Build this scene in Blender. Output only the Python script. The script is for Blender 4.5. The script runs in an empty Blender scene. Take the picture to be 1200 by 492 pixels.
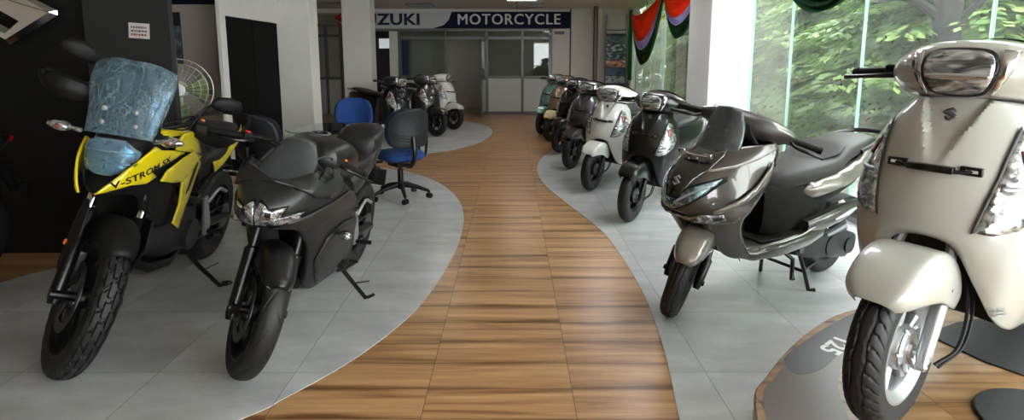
import bpy, math, random
from math import sin, cos, pi, radians as R, tan, atan2, sqrt, exp
from mathutils import Vector, Matrix
from mathutils.bvhtree import BVHTree
from mathutils.geometry import delaunay_2d_cdt
random.seed(7)
SC = bpy.context.scene
COL = SC.collection

# ---------------------------------------------------------------- materials
def lin(c):
    if isinstance(c, str):
        c = tuple(int(c[i:i+2], 16)/255 for i in (0, 2, 4))
    return tuple((x/12.92 if x <= .04045 else ((x+.055)/1.055)**2.4) for x in c)+(1,)
class N:
    def __init__(s, name):
        s.m = bpy.data.materials.new(name); s.m.use_nodes = True
        s.t = s.m.node_tree; s.p = s.t.nodes['Principled BSDF']; s.out = s.t.nodes['Material Output']
    def n(s, typ, **kw):
        nd = s.t.nodes.new(typ)
        for k, v in kw.items():
            if k.startswith('i_'): nd.inputs[k[2:].replace('_', ' ')].default_value = v
            else: setattr(nd, k, v)
        return nd
    def l(s, a, b): s.t.links.new(a, b)
    def obj(s, scale=(1, 1, 1)):
        tc = s.n('ShaderNodeTexCoord'); mp = s.n('ShaderNodeMapping'); mp.inputs['Scale'].default_value = scale
        s.l(tc.outputs['Object'], mp.inputs['Vector']); return mp.outputs['Vector']
    def ramp(s, src, stops):
        r = s.n('ShaderNodeValToRGB'); e = r.color_ramp.elements
        while len(e) < len(stops): e.new(.5)
        for el, (p, c) in zip(e, stops): el.position = p; el.color = c
        s.l(src, r.inputs[0]); return r.outputs[0]
    def bump(s, src, strength=.2, dist=.01):
        b = s.n('ShaderNodeBump'); b.inputs['Strength'].default_value = strength; b.inputs['Distance'].default_value = dist
        s.l(src, b.inputs['Height']); s.l(b.outputs[0], s.p.inputs['Normal'])
MATS = {}
def mat(name, col, rough=.5, metal=0, coat=0, coat_rough=.05, spec=.5, noise=0, nscale=60, bump=0, alpha=1, emis=0, flake=0, sheen=0):
    if name in MATS: return MATS[name]
    g = N(name); p = g.p; c = lin(col)
    p.inputs['Base Color'].default_value = c; p.inputs['Roughness'].default_value = rough
    p.inputs['Metallic'].default_value = metal; p.inputs['Coat Weight'].default_value = coat
    p.inputs['Coat Roughness'].default_value = coat_rough; p.inputs['Specular IOR Level'].default_value = spec
    if sheen: p.inputs['Sheen Weight'].default_value = sheen
    if alpha < 1: p.inputs['Alpha'].default_value = alpha
    if emis: p.inputs['Emission Color'].default_value = c; p.inputs['Emission Strength'].default_value = emis
    if noise or bump or flake:
        v = g.obj(); nt = g.n('ShaderNodeTexNoise', i_Scale=nscale, i_Detail=5.0); g.l(v, nt.inputs['Vector'])
        if noise:
            d = tuple(x*(1-noise) for x in c[:3])+(1,); u = tuple(min(1, x*(1+noise)) for x in c[:3])+(1,)
            g.l(g.ramp(nt.outputs['Fac'], [(.3, d), (.7, u)]), p.inputs['Base Color'])
        if bump: g.bump(nt.outputs['Fac'], bump, .004)
        if flake:
            vo = g.n('ShaderNodeTexVoronoi', i_Scale=900.0); g.l(v, vo.inputs['Vector'])
            mx = g.n('ShaderNodeMix', data_type='RGBA'); mx.inputs[0].default_value = flake
            mx.inputs[6].default_value = c; g.l(vo.outputs['Color'], mx.inputs[7])
            hs = g.n('ShaderNodeHueSaturation', i_Saturation=0.0); g.l(vo.outputs['Color'], hs.inputs['Color'])
            ml = g.n('ShaderNodeMix', data_type='RGBA', blend_type='MULTIPLY'); ml.inputs[0].default_value = flake
            ml.inputs[6].default_value = tuple(x*(1+flake) for x in c[:3])+(1,); g.l(hs.outputs[0], ml.inputs[7])
            g.l(ml.outputs[2], p.inputs['Base Color'])
    MATS[name] = g.m
    return g.m
def clear_mat(name, col, fac=.7, rough=.02, streak=0, sscale=(20, 20, 20), dcol=(.72, .82, .86), haze=0):
    """thin clear sheet: part see-through, part glossy; streak = cloudy film marks"""
    if name in MATS: return MATS[name]
    g = N(name); g.t.nodes.remove(g.p)
    tr = g.n('ShaderNodeBsdfTransparent'); tr.inputs[0].default_value = lin(col)
    gl = g.n('ShaderNodeBsdfGlossy', i_Roughness=rough); gl.inputs[0].default_value = (1, 1, 1, 1)
    class FR: pass
    lw_ = g.n('ShaderNodeLayerWeight', i_Blend=.5); pw = g.n('ShaderNodeMath', operation='POWER'); g.l(lw_.outputs['Facing'], pw.inputs[0]); pw.inputs[1].default_value = 4.0
    ma = g.n('ShaderNodeMath', operation='MULTIPLY_ADD'); g.l(pw.outputs[0], ma.inputs[0]); ma.inputs[1].default_value = .85; ma.inputs[2].default_value = .035
    fr = FR(); fr.outputs = ma.outputs; fr.inputs = {'Normal': lw_.inputs['Normal']}
    mx = g.n('ShaderNodeMixShader'); g.l(tr.outputs[0], mx.inputs[1]); g.l(gl.outputs[0], mx.inputs[2])
    if not streak:
        g.l(fr.outputs[0], mx.inputs[0])
        if haze:
            tl = g.n('ShaderNodeBsdfTranslucent'); tl.inputs[0].default_value = (.9, .93, .92, 1); m2 = g.n('ShaderNodeMixShader'); m2.inputs[0].default_value = haze
            g.l(mx.outputs[0], m2.inputs[1]); g.l(tl.outputs[0], m2.inputs[2]); g.l(m2.outputs[0], g.out.inputs[0])
        else: g.l(mx.outputs[0], g.out.inputs[0])
    else:
        v = g.obj(sscale); nt = g.n('ShaderNodeTexNoise', i_Scale=1.0, i_Detail=8.0, i_Distortion=.8); g.l(v, nt.inputs['Vector'])
        bp = g.n('ShaderNodeBump', i_Strength=.8, i_Distance=.02); g.l(nt.outputs['Fac'], bp.inputs['Height'])
        g.l(bp.outputs[0], gl.inputs['Normal']); g.l(bp.outputs[0], fr.inputs['Normal'])
        df = g.n('ShaderNodeBsdfDiffuse'); df.inputs[0].default_value = lin(dcol); g.l(bp.outputs[0], df.inputs['Normal'])
        m2 = g.n('ShaderNodeMixShader'); g.l(mx.outputs[0], m2.inputs[1]); g.l(df.outputs[0], m2.inputs[2])
        rp = g.ramp(nt.outputs['Fac'], [(.36, (.42*streak,)*3+(1,)), (.47, (.55*streak,)*3+(1,)), (.50, (streak,)*3+(1,)), (.53, (.58*streak,)*3+(1,)), (.66, (.72*streak,)*3+(1,))])
        g.l(fr.outputs[0], mx.inputs[0]); g.l(rp, m2.inputs[0]); g.l(m2.outputs[0], g.out.inputs[0])
    MATS[name] = g.m
    return g.m

# ---------------------------------------------------------------- geometry helpers
def cr1(p, n):
    """Catmull-Rom through tuples p, n segments a span"""
    if n <= 1: return [tuple(q) for q in p]
    o = []; m = len(p)
    for i in range(m-1):
        a = p[i-1] if i else tuple(2*x-y for x, y in zip(p[0], p[1]))
        b, c = p[i], p[i+1]
        d = p[i+2] if i+2 < m else tuple(2*x-y for x, y in zip(p[-1], p[-2]))
        for k in range(n):
            t = k/n
            o.append(tuple(.5*(2*B+(C-A)*t+(2*A-5*B+4*C-D)*t*t+(3*B-A-3*C+D)*t**3) for A, B, C, D in zip(a, b, c, d)))
    o.append(tuple(p[-1])); return o
def crc(p, n):
    """closed Catmull-Rom"""
    m = len(p); o = []
    for i in range(m):
        a, b, c, d = p[i-1], p[i], p[(i+1) % m], p[(i+2) % m]
        for k in range(n):
            t = k/n
            o.append(tuple(.5*(2*B+(C-A)*t+(2*A-5*B+4*C-D)*t*t+(3*B-A-3*C+D)*t**3) for A, B, C, D in zip(a, b, c, d)))
    return o
def mirror_row(r): return [(x, -y, z) for x, y, z in reversed(r[1:])]+list(r)
class MB:
    def __init__(s): s.v = []; s.f = []; s.m = []; s.cur = 0
    def add(s, v, f):
        o = len(s.v); s.v += [tuple(q) for q in v]; s.f += [tuple(i+o for i in q) for q in f]; s.m += [s.cur]*len(f); return s
    def use(s, i): s.cur = i; return s
    def box(s, lo, hi, M=None):
        x0, y0, z0 = lo; x1, y1, z1 = hi
        v = [(x0, y0, z0), (x1, y0, z0), (x1, y1, z0), (x0, y1, z0), (x0, y0, z1), (x1, y0, z1), (x1, y1, z1), (x0, y1, z1)]
        if M: v = [M @ Vector(q) for q in v]
        return s.add(v, [(0, 3, 2, 1), (4, 5, 6, 7), (0, 1, 5, 4), (1, 2, 6, 5), (2, 3, 7, 6), (3, 0, 4, 7)])
    def grid(s, rows, flip=False, closeu=False, closev=False):
        nu = len(rows); nv = len(rows[0]); v = [q for r in rows for q in r]; f = []
        for i in range(nu if closeu else nu-1):
            for j in range(nv if closev else nv-1):
                a, b = i*nv+j, i*nv+(j+1) % nv; c, d = ((i+1) % nu)*nv+(j+1) % nv, ((i+1) % nu)*nv+j
                f.append((a, d, c, b) if flip else (a, b, c, d))
        return s.add(v, f)
    def loft(s, rings, cap=True, flip=False):
        n = len(rings[0]); s.grid(rings, flip=flip, closev=True)
        if cap:
            o = len(s.v)-n*len(rings)
            a = tuple(range(o, o+n)); b = tuple(range(o+n*(len(rings)-1), o+n*len(rings)))
            s.f += [a[::-1] if not flip else a, b if not flip else b[::-1]]; s.m += [s.cur]*2
        return s
    def tube(s, pts, r=.01, n=8, sm=0, sq=None):
        """round bar through pts; r number or list; sm = smoothing steps"""
        rr = list(r) if isinstance(r, (list, tuple)) else [r]*len(pts)
        if sm:
            q = cr1([tuple(p)+(x,) for p, x in zip(pts, rr)], sm); pts = [a[:3] for a in q]; rr = [max(1e-4, a[3]) for a in q]
        P = [Vector(p) for p in pts]; T = []
        for i in range(len(P)):
            d = (P[min(i+1, len(P)-1)]-P[max(i-1, 0)]); T.append(d.normalized() if d.length > 1e-9 else Vector((0, 0, 1)))
        u = T[0].orthogonal().normalized(); rings = []
        for i, p in enumerate(P):
            u = (u-T[i]*u.dot(T[i])).normalized(); w = T[i].cross(u); a = rr[i]
            rings.append([tuple(p+(u*cos(2*pi*k/n)+w*sin(2*pi*k/n))*a) for k in range(n)])
        return s.loft(rings)
    def bar(s, a, b, r=.01, n=8): return s.tube([a, b], r, n)
    def lathe(s, prof, n=24, M=None, close=False):
        """prof [(r, h)] turned about the local Y axis"""
        M = M or Matrix(); rows = []
        for k in range(n):
            a = 2*pi*k/n; rows.append([tuple(M @ Vector((r*cos(a), h, r*sin(a)))) for r, h in prof])
        return s.grid(rows, closeu=True, closev=close)
    def prism(s, pts, y0, y1, M=None, ax='y'):
        """outline pts in the xz plane given thickness y0..y1 (ax y), or xy with z (ax z), or yz with x (ax x)"""
        def mk(a, b, t): return {'y': (a, t, b), 'z': (a, b, t), 'x': (t, a, b)}[ax]
        n = len(pts); v = [mk(a, b, y0) for a, b in pts]+[mk(a, b, y1) for a, b in pts]
        if M: v = [M @ Vector(q) for q in v]
        ar = sum(pts[i][0]*pts[(i+1) % n][1]-pts[(i+1) % n][0]*pts[i][1] for i in range(n))
        f = [tuple(range(n)), tuple(range(2*n-1, n-1, -1))]+[(i, i+n, (i+1) % n+n, (i+1) % n) for i in range(n)]
        if (ar > 0) == (ax != 'y'): f = [q[::-1] for q in f]
        return s.add(v, f)
    def ball(s, c, r, n=12, sc=(1, 1, 1), M=None):
        rows = []
        for i in range(n//2+1):
            a = pi*i/(n//2); e = max(sin(a), 1e-3)
            rows.append([(c[0]+r*sc[0]*e*cos(2*pi*k/n), c[1]+r*sc[1]*e*sin(2*pi*k/n), c[2]+r*sc[2]*cos(a)) for k in range(n)])
        if M: rows = [[tuple(M @ Vector(q)) for q in rr] for rr in rows]
        return s.loft(rows, flip=True)
    def patch(s, rows, n=3, m=3, mirror=True, flip=False, disp=None):
        rows = [cr1(mirror_row(r) if mirror else r, m) for r in rows]
        cols = [cr1([r[j] for r in rows], n) for j in range(len(rows[0]))]
        g = [[cols[j][i] for j in range(len(cols))] for i in range(len(cols[0]))]
        if disp: g = [[disp(q) for q in r] for r in g]
        k0 = len(s.f); s.grid(g); V = [Vector(q) for q in s.v]; c = Vector()
        ids = sorted({i for f in s.f[k0:] for i in f})
        for i in ids: c += V[i]
        c /= len(ids); t = 0
        for f in s.f[k0:]:
            a, b_, d, e = (V[i] for i in f); t += (b_-e if False else (d-a)).cross(e-b_).dot((a+b_+d+e)/4-c)
        if (t < 0) != flip: s.f[k0:] = [f[::-1] for f in s.f[k0:]]
        return s
    def bvh(s): return BVHTree.FromPolygons(s.v, s.f)
    def build(s, name, mats, parent=None, M=None, solid=0, sub=0, bevel=0, smooth=True, ang=40, label=None, soff=-1):
        me = bpy.data.meshes.new(name); me.from_pydata(s.v, [], s.f); me.validate(); me.update()
        for m in (mats if isinstance(mats, (list, tuple)) else [mats]): me.materials.append(m)
        if len(me.materials) > 1 and len(me.polygons) == len(s.m): me.polygons.foreach_set('material_index', s.m)
        if smooth:
            me.polygons.foreach_set('use_smooth', [True]*len(me.polygons))
            try: me.set_sharp_from_angle(angle=R(ang))
            except Exception: pass
        o = bpy.data.objects.new(name, me); COL.objects.link(o)
        if parent: o.parent = parent
        if M is not None: o.matrix_basis = M
        if bevel:
            b = o.modifiers.new('bevel', 'BEVEL'); b.width = bevel; b.segments = 2; b.limit_method = 'ANGLE'; b.angle_limit = R(35)
        if solid:
            d = o.modifiers.new('solid', 'SOLIDIFY'); d.thickness = solid; d.offset = soff
        if sub:
            u = o.modifiers.new('sub', 'SUBSURF'); u.levels = sub; u.render_levels = sub
        if label: o['label'] = label
        return o
def ring(c, hw, hz, n=16, e=.7, ax='x', top=None):
    """superellipse ring round c in the yz plane (ax x); top = squash of the lower half width"""
    o = []
    for k in range(n):
        a = 2*pi*k/n; ca, sa = cos(a), sin(a)
        y = hw*(abs(ca)**e)*(1 if ca >= 0 else -1); z = hz*(abs(sa)**e)*(1 if sa >= 0 else -1)
        if top and z < 0: y *= 1+(top-1)*(-z/hz)
        o.append((c[0], c[1]+y, c[2]+z) if ax == 'x' else (c[0]+y, c[1], c[2]+z) if ax == 'y' else (c[0]+y, c[1]+z, c[2]))
    return o
def resample_closed(p, step):
    o = []; n = len(p)
    for i in range(n):
        a, b = p[i], p[(i+1) % n]; L = math.hypot(b[0]-a[0], b[1]-a[1]); k = max(1, int(L/step))
        o += [(a[0]+(b[0]-a[0])*t/k, a[1]+(b[1]-a[1])*t/k) for t in range(k)]
    return o
DIRS = {'front': (lambda a, b, D: (D, a, b), Vector((-1, 0, 0))), 'left': (lambda a, b, D: (a, D, b), Vector((0, -1, 0))),
        'right': (lambda a, b, D: (a, -D, b), Vector((0, 1, 0))), 'top': (lambda a, b, D: (a, b, D), Vector((0, 0, -1)))}
def project(bvh, v2, plane, off, D=2.):
    mk, d = DIRS[plane]; o = []; last = None
    for a, b in v2:
        h = bvh.ray_cast(Vector(mk(a, b, D)), d)
        if h[0] is None:
            h2 = bvh.find_nearest(Vector(mk(a, b, 0)) if last is None else Vector(mk(a, b, 0))+Vector((abs(d.x)*last.x, abs(d.y)*last.y, abs(d.z)*last.z)))
            loc, nn = h2[0], h2[1]
        else: loc, nn = h[0], h[1]; last = loc
        if nn.dot(d) > 0: nn = -nn
        o.append(tuple(loc+nn*off))
    return o
def drape(bvh, poly, plane='front', off=.003, step=.02, smooth_n=0):
    """a shape drawn in a plane laid onto a surface: an MB of triangles offset from it"""
    if smooth_n: poly = crc(poly, smooth_n)
    b = resample_closed(poly, step); n = len(b)
    xs = [q[0] for q in b]; ys = [q[1] for q in b]; P = list(b)
    def inside(x, y):
        c = False
        for i in range(n):
            x1, y1 = b[i]; x2, y2 = b[(i+1) % n]
            if (y1 > y) != (y2 > y) and x < (x2-x1)*(y-y1)/(y2-y1)+x1: c = not c
        return c
    x = min(xs)+step*.5
    while x < max(xs):
        y = min(ys)+step*.5
        while y < max(ys):
            if inside(x, y) and min((q[0]-x)**2+(q[1]-y)**2 for q in b) > (step*.45)**2: P.append((x, y))
            y += step
        x += step
    r = delaunay_2d_cdt([Vector(q) for q in P], [(i, (i+1) % n) for i in range(n)], [], 1, 1e-6)
    m = MB(); v = project(bvh, [tuple(q) for q in r[0]], plane, off); f = [tuple(q) for q in r[2]]
    mk, d = DIRS[plane]
    if f:
        a, bb, c = (Vector(v[i]) for i in f[0])
        if (bb-a).cross(c-a).dot(d) > 0: f = [q[::-1] for q in f]
    m.add(v, f); return m
def text_mesh(body, size=1., bold=0, ax=1., sp=1., res=3):
    cu = bpy.data.curves.new('lettering', 'FONT'); cu.body = body; cu.size = size; cu.resolution_u = res; cu.offset = bold; cu.space_character = sp
    cu.align_x = 'CENTER'; cu.align_y = 'CENTER'
    o = bpy.data.objects.new('lettering', cu); COL.objects.link(o)
    dg = bpy.context.evaluated_depsgraph_get(); me = o.evaluated_get(dg).to_mesh()
    v = [(q.co.x*ax, q.co.y) for q in me.vertices]; f = [tuple(p.vertices) for p in me.polygons]
    o.evaluated_get(dg).to_mesh_clear(); bpy.data.objects.remove(o); bpy.data.curves.remove(cu)
    return v, f
def drape_text(bvh, body, size, pos, rot, plane, off=.002, bold=0, ax=1., flipx=False, shear=0, sp=1.):
    v, f = text_mesh(body, size, bold, ax, sp); c, s = cos(R(rot)), sin(R(rot)); w = []
    for a, b in v:
        a += shear*b
        if flipx: a = -a
        w.append((pos[0]+a*c-b*s, pos[1]+a*s+b*c))
    m = MB(); m.add(project(bvh, w, plane, off), f); return m
S_LOGO = [(.0, .50), (.33, .30), (.14, .18), (.14, .165), (.50, -.06), (.17, -.27), (.0, -.16), (.0, -.16), (-.20, -.29), (-.33, -.2), (.0, .02), (.11, .09), (-.0, .165), (-.5, -.14)]
S_LOGO = [(0, .5), (.36, .27), (.22, .18), (0, .32), (-.10, .25), (.5, -.13), (.5, -.18), (0, -.5), (-.36, -.27), (-.22, -.18), (0, -.32), (.10, -.25), (-.5, .13), (-.5, .18)]
def s_logo(size, asp=1.05): return [(a*size*asp, b*size) for a, b in S_LOGO]

# ---------------------------------------------------------------- bookkeeping
def tag(o, label=None, cat=None, group=None, kind=None):
    if label: o['label'] = label
    if cat: o['category'] = cat
    if group: o['group'] = group
    if kind: o['kind'] = kind
    return o
def empty(name, label, cat, loc=(0, 0, 0), rz=0, group=None):
    o = bpy.data.objects.new(name, None); COL.objects.link(o); o.location = loc; o.rotation_euler = (0, 0, rz)
    o.empty_display_size = .1
    return tag(o, label, cat, group)
def dup(root, keep=None):
    """copy of a thing with its parts and their sub-parts"""
    r = root.copy(); COL.objects.link(r)
    for ch in list(root.children):
        c = ch.copy(); COL.objects.link(c); c.parent = r; c.matrix_basis = ch.matrix_basis
        for g in list(ch.children):
            d = g.copy(); COL.objects.link(d); d.parent = c; d.matrix_basis = g.matrix_basis
    return r
def tree(o):
    for c in o.children:
        yield c
        yield from tree(c)
def struct(mb, name, m, **kw):
    o = mb.build(name, m, **kw); o['kind'] = 'structure'; return o
def place(o, x, y, z, yaw, s=1., lean=0):
    o.matrix_basis = Matrix.Translation((x, y, z)) @ Matrix.Rotation(R(yaw), 4, 'Z') @ Matrix.Rotation(R(-lean), 4, 'X') @ Matrix.Scale(s, 4)
# ================================================================ camera (20 mm lens, level view a little down)
cam = bpy.data.cameras.new('camera'); CAM = bpy.data.objects.new('camera', cam); COL.objects.link(CAM); SC.camera = CAM
cam.sensor_fit = 'HORIZONTAL'; cam.sensor_width = 36; cam.lens = 660/1200*36; cam.shift_y = -(246-167)/1200
CAM.location = (0, 0, 1.36); CAM.rotation_euler = (pi/2-.145925, 0, 0); cam.clip_start = .05
H = 2.6; XW = 2.9; YF = 14.2
# ================================================================ room materials
def wood_mat(name='plank_wood', tint=1., ry=.2, sat=1.):
    g = N(name); v = g.obj()
    br = g.n('ShaderNodeTexBrick', offset=0.0); br.inputs['Scale'].default_value = 1
    br.inputs['Brick Width'].default_value = .6; br.inputs['Row Height'].default_value = ry; br.inputs['Mortar Size'].default_value = .0012
    br.inputs['Color1'].default_value = (0, 0, 0, 1); br.inputs['Color2'].default_value = (1, 1, 1, 1); br.inputs['Mortar'].default_value = (.5, .5, .5, 1)
    mp = g.n('ShaderNodeMapping'); mp.inputs['Location'].default_value = (.35, .02, 0); g.l(v, mp.inputs['Vector']); g.l(mp.outputs[0], br.inputs['Vector'])
    off = g.n('ShaderNodeVectorMath', operation='SCALE'); g.l(br.outputs['Color'], off.inputs[0]); off.inputs['Scale'].default_value = 13.
    def grain(sc, det, dis):
        m2 = g.n('ShaderNodeMapping'); m2.inputs['Scale'].default_value = sc; g.l(v, m2.inputs['Vector'])
        ad = g.n('ShaderNodeVectorMath', operation='ADD'); g.l(m2.outputs[0], ad.inputs[0]); g.l(off.outputs[0], ad.inputs[1])
        nt = g.n('ShaderNodeTexNoise', i_Scale=1.0, i_Detail=det, i_Roughness=.55, i_Distortion=dis); g.l(ad.outputs[0], nt.inputs['Vector']); return nt.outputs['Fac']
    a = grain((1.0, 19, 1), 6., .7); b = grain((3.2, 75, 1), 6., 1.6)
    t = tint
    sp = g.n('ShaderNodeSeparateXYZ'); g.l(mp.outputs[0], sp.inputs[0])
    def ma(op, x, y): q = g.n('ShaderNodeMath', operation=op); g.l(x, q.inputs[0]); q.inputs[1].default_value = y; return q.outputs[0]
    fr_ = ma('FRACT', ma('DIVIDE', sp.outputs['Y'], ry), 0); ed = ma('POWER', ma('ABSOLUTE', ma('MULTIPLY_ADD', fr_, 2.0), 0), 3.0)
    ed.node.inputs[0].links[0].from_node.inputs[0].links[0].from_node.inputs[2].default_value = -1.0
    sb_ = g.n('ShaderNodeMath', operation='MULTIPLY_ADD'); g.l(ed, sb_.inputs[0]); sb_.inputs[1].default_value = -.17; g.l(a, sb_.inputs[2]); a = sb_.outputs[0]
    c1 = g.ramp(a, [(.22, lin((.44*t, .29*t, .175*t))), (.34, lin((.59*t, .425*t, .27*t))), (.44, lin((.70*t, .53*t, .36*t))), (.66, lin((.80*t, .64*t, .46*t)))])
    c2 = g.ramp(b, [(.3, (.74, .68, .62, 1)), (.55, (1, 1, 1, 1))])
    mx = g.n('ShaderNodeMix', data_type='RGBA', blend_type='MULTIPLY'); mx.inputs[0].default_value = .6; g.l(c1, mx.inputs[6]); g.l(c2, mx.inputs[7])
    m3 = g.n('ShaderNodeMix', data_type='RGBA'); g.l(br.outputs['Fac'], m3.inputs[0]); g.l(mx.outputs[2], m3.inputs[6]); m3.inputs[7].default_value = lin((.22, .14, .08))
    g.l(m3.outputs[2], g.p.inputs['Base Color']); g.p.inputs['Roughness'].default_value = .3; g.p.inputs['Specular IOR Level'].default_value = .45
    g.bump(b, .06, .002); return g.m
def tile_mat():
    g = N('grey_stone_tile'); v = g.obj()
    br = g.n('ShaderNodeTexBrick', offset=0.0); br.inputs['Scale'].default_value = 1
    br.inputs['Brick Width'].default_value = .6; br.inputs['Row Height'].default_value = .6; br.inputs['Mortar Size'].default_value = .0016
    mp = g.n('ShaderNodeMapping'); mp.inputs['Location'].default_value = (.35, .1, 0); g.l(v, mp.inputs['Vector']); g.l(mp.outputs[0], br.inputs['Vector'])
    br.inputs['Color1'].default_value = (0, 0, 0, 1); br.inputs['Color2'].default_value = (1, 1, 1, 1)
    nt = g.n('ShaderNodeTexNoise', i_Scale=2.2, i_Detail=9.0, i_Roughness=.62); 
    m2 = g.n('ShaderNodeMapping'); m2.inputs['Scale'].default_value = (1, 2.2, 1); g.l(v, m2.inputs['Vector'])
    off = g.n('ShaderNodeVectorMath', operation='SCALE'); g.l(br.outputs['Color'], off.inputs[0]); off.inputs['Scale'].default_value = 5.
    ad = g.n('ShaderNodeVectorMath', operation='ADD'); g.l(m2.outputs[0], ad.inputs[0]); g.l(off.outputs[0], ad.inputs[1]); g.l(ad.outputs[0], nt.inputs['Vector'])
    c = g.ramp(nt.outputs['Fac'], [(.3, lin((.66, .665, .67))), (.55, lin((.755, .76, .765))), (.75, lin((.84, .845, .85)))])
    m3 = g.n('ShaderNodeMix', data_type='RGBA'); g.l(br.outputs['Fac'], m3.inputs[0]); g.l(c, m3.inputs[6]); m3.inputs[7].default_value = lin((.48, .48, .47))
    g.l(m3.outputs[2], g.p.inputs['Base Color']); g.p.inputs['Roughness'].default_value = .28; g.p.inputs['Specular IOR Level'].default_value = .4; return g.m
M_WOOD = wood_mat(); M_TILE = tile_mat()
M_WALL = mat('cream_wall_paint', (.80, .77, .72), .75, noise=.03, nscale=4)
M_WHITE = mat('white_wall_paint', (.88, .87, .85), .7, noise=.02, nscale=4)
M_CEIL = mat('white_ceiling', (.86, .85, .83), .85, noise=.02, nscale=3)
M_BLACKW = mat('black_wall_panel', (.05, .05, .05), .7, spec=.25)
M_DGREY = mat('charcoal_panel', (.155, .16, .165), .55, noise=.04, nscale=6)
M_ALU = mat('grey_aluminium', (.45, .46, .46), .42, .6)
M_BLUE = mat('navy_sign', (.05, .08, .20), .65, spec=.2)
M_GLASS = clear_mat('window_glass', (.965, .98, .972), haze=.02)
M_PGLASS = clear_mat('partition_glass', (.90, .93, .92), haze=.06)
M_PANEL = mat('pale_board', (.78, .79, .79), .5)
M_DARK = mat('dark_opening', (.025, .025, .025), .8, spec=.15)
M_BROWN = mat('brown_skirting', (.16, .11, .08), .6)
# ================================================================ shell
XL = -5.6; Y0 = -2.6
struct(MB().box((XL, Y0, -.1), (XW+.25, YF+.2, 0)), 'floor', M_WOOD, smooth=False)
def poly_floor(pts, name, m, z0, z1, n=5, curve=None):
    p = cr1(curve, n) if curve else []
    q = list(p)+list(pts); b = MB(); b.prism([(a, c) for a, c in q], z0, z1, ax='z'); return struct(b, name, m, smooth=False)
poly_floor([(XW, 8.8), (XW, Y0), (.62, Y0)], 'floor_tile_right', M_TILE, 0, .003,
           curve=[(.62, Y0), (.55, .4), (.61, 1.6), (.64, 1.97), (.69, 2.28), (.73, 2.58), (.77, 3.08), (.77, 3.62), (.74, 4.21), (.66, 4.68), (.50, 5.36), (.37, 6.0), (.31, 6.69), (.36, 7.44), (.52, 8.14), (.81, 8.79), (1.5, 9.3), (XW, 9.4)])
poly_floor([], 'floor_tile_left', M_TILE, 0, .003, n=6,
           curve=[(-2.75, 3.84), (-3.15, 3.3), (-3.3, 2.2), (-3.0, 1.0), (-2.3, .9), (-1.7, 1.35), (-1.04, 1.97), (-.93, 2.1), (-.76, 2.35), (-.63, 2.62), (-.52, 2.96), (-.44, 3.47), (-.40, 4.07), (-.42, 4.76), (-.52, 5.36), (-.74, 6.0), (-1.06, 6.54), (-1.37, 6.85), (-1.9, 7.1), (-2.6, 6.9), (-2.95, 6.0), (-2.9, 4.6), (-2.75, 3.84)][:-1])
poly_floor([], 'floor_tile_far', M_TILE, 0, .003, n=6,
           curve=[(-1.9, 7.75), (-1.57, 7.84), (-1.25, 8.14), (-.91, 8.45), (-.56, 9.16), (-.40, 9.99), (-.38, 10.85), (-.57, 11.71), (-.94, 12.36), (-1.5, 12.8), (-2.1, 12.9), (-2.6, 12), (-2.7, 10), (-2.5, 8.4)])
struct(MB().box((XL, Y0, H), (XW+.25, YF+.2, H+.12)), 'ceiling', M_CEIL, smooth=False)
# far wall: built of pieces round the glazed partition
fw = MB()
fw.box((XL, YF, 2.5), (XW+.25, YF+.15, H)); fw.box((1.0, YF, 0), (XW+.25, YF+.15, 2.5))
fw.box((-3.05, YF, 0), (-2.82, YF+.15, 2.5)); fw.box((-4.1, YF, 0), (-3.75, YF+.15, 2.5)); fw.box((XL, YF, 0), (-5.3, YF+.15, 2.5))
struct(fw, 'wall_far', M_WHITE, smooth=False)
# the room behind the partition
bk = MB(); bk.box((XL, YF+2.4, 0), (XW, YF+2.5, H)); bk.box((XL, YF+.2, -.1), (XW, YF+2.5, 0)); bk.box((XL, YF+.2, H), (XW, YF+2.5, H+.1)); bk.box((1.2, YF+.2, 0), (1.3, YF+2.4, H)); bk.box((XL-.1, YF+.2, 0), (XL, YF+2.4, H))
struct(bk, 'wall_office', M_WALL, smooth=False)
lw = MB(); lw.box((XL-.15, Y0, 0), (XL, YF+.15, H)); struct(lw, 'wall_left', M_WALL, smooth=False)
# black wall with the charcoal pillar, cream wall and dark doorway on the left
b = MB(); b.box((XL, 3.85, 0), (-2.3, 3.9, H)); struct(b, 'wall_black', M_BLACKW, smooth=False)
b = MB(); b.box((-2.84, 3.81, 0), (-2.275, 3.86, H)); struct(b, 'pillar_charcoal', M_DGREY, smooth=False)
b = MB(); b.box((XL, 7.6, 0), (-3.37, 7.75, 2.08)); struct(b, 'wall_cream', M_WALL, smooth=False)
b = MB(); b.box((XL, 7.59, 2.08), (-3.37, 7.76, H)); struct(b, 'trim_1', M_BLUE, smooth=False)
b = MB(); b.box((-3.37, 6.55, 0), (-3.33, 6.68, H)); b.box((-3.37, 6.68, 1.87), (-3.33, 8.2, H)); struct(b, 'wall_doorway', M_WHITE, smooth=False)
b = MB(); b.box((-3.42, 6.68, 0), (-3.36, 8.2, 1.87)); b.box((-3.36, 7.42, .02), (-3.355, 7.46, 1.85)); struct(b, 'door_1', M_DARK, smooth=False, bevel=.004)
def pillar(name, x0, y0, x1, y1, m=M_WHITE):
    b = MB(); b.box((x0, y0, 0), (x1, y1, H)); return struct(b, name, m, smooth=False, bevel=.012)
pillar('pillar_left', -3.40, 8.2, -2.89, 8.55)
pillar('pillar_middle', -3.44, 11.6, -2.86, 12.0)
pillar('pillar_right', 2.39, 6.9, 2.9, 7.75)
# skirting along the far white wall
b = MB(); b.box((1.0, YF-.012, 0), (XW, YF, .1)); struct(b, 'baseboard_far', M_ALU, smooth=False)
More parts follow.
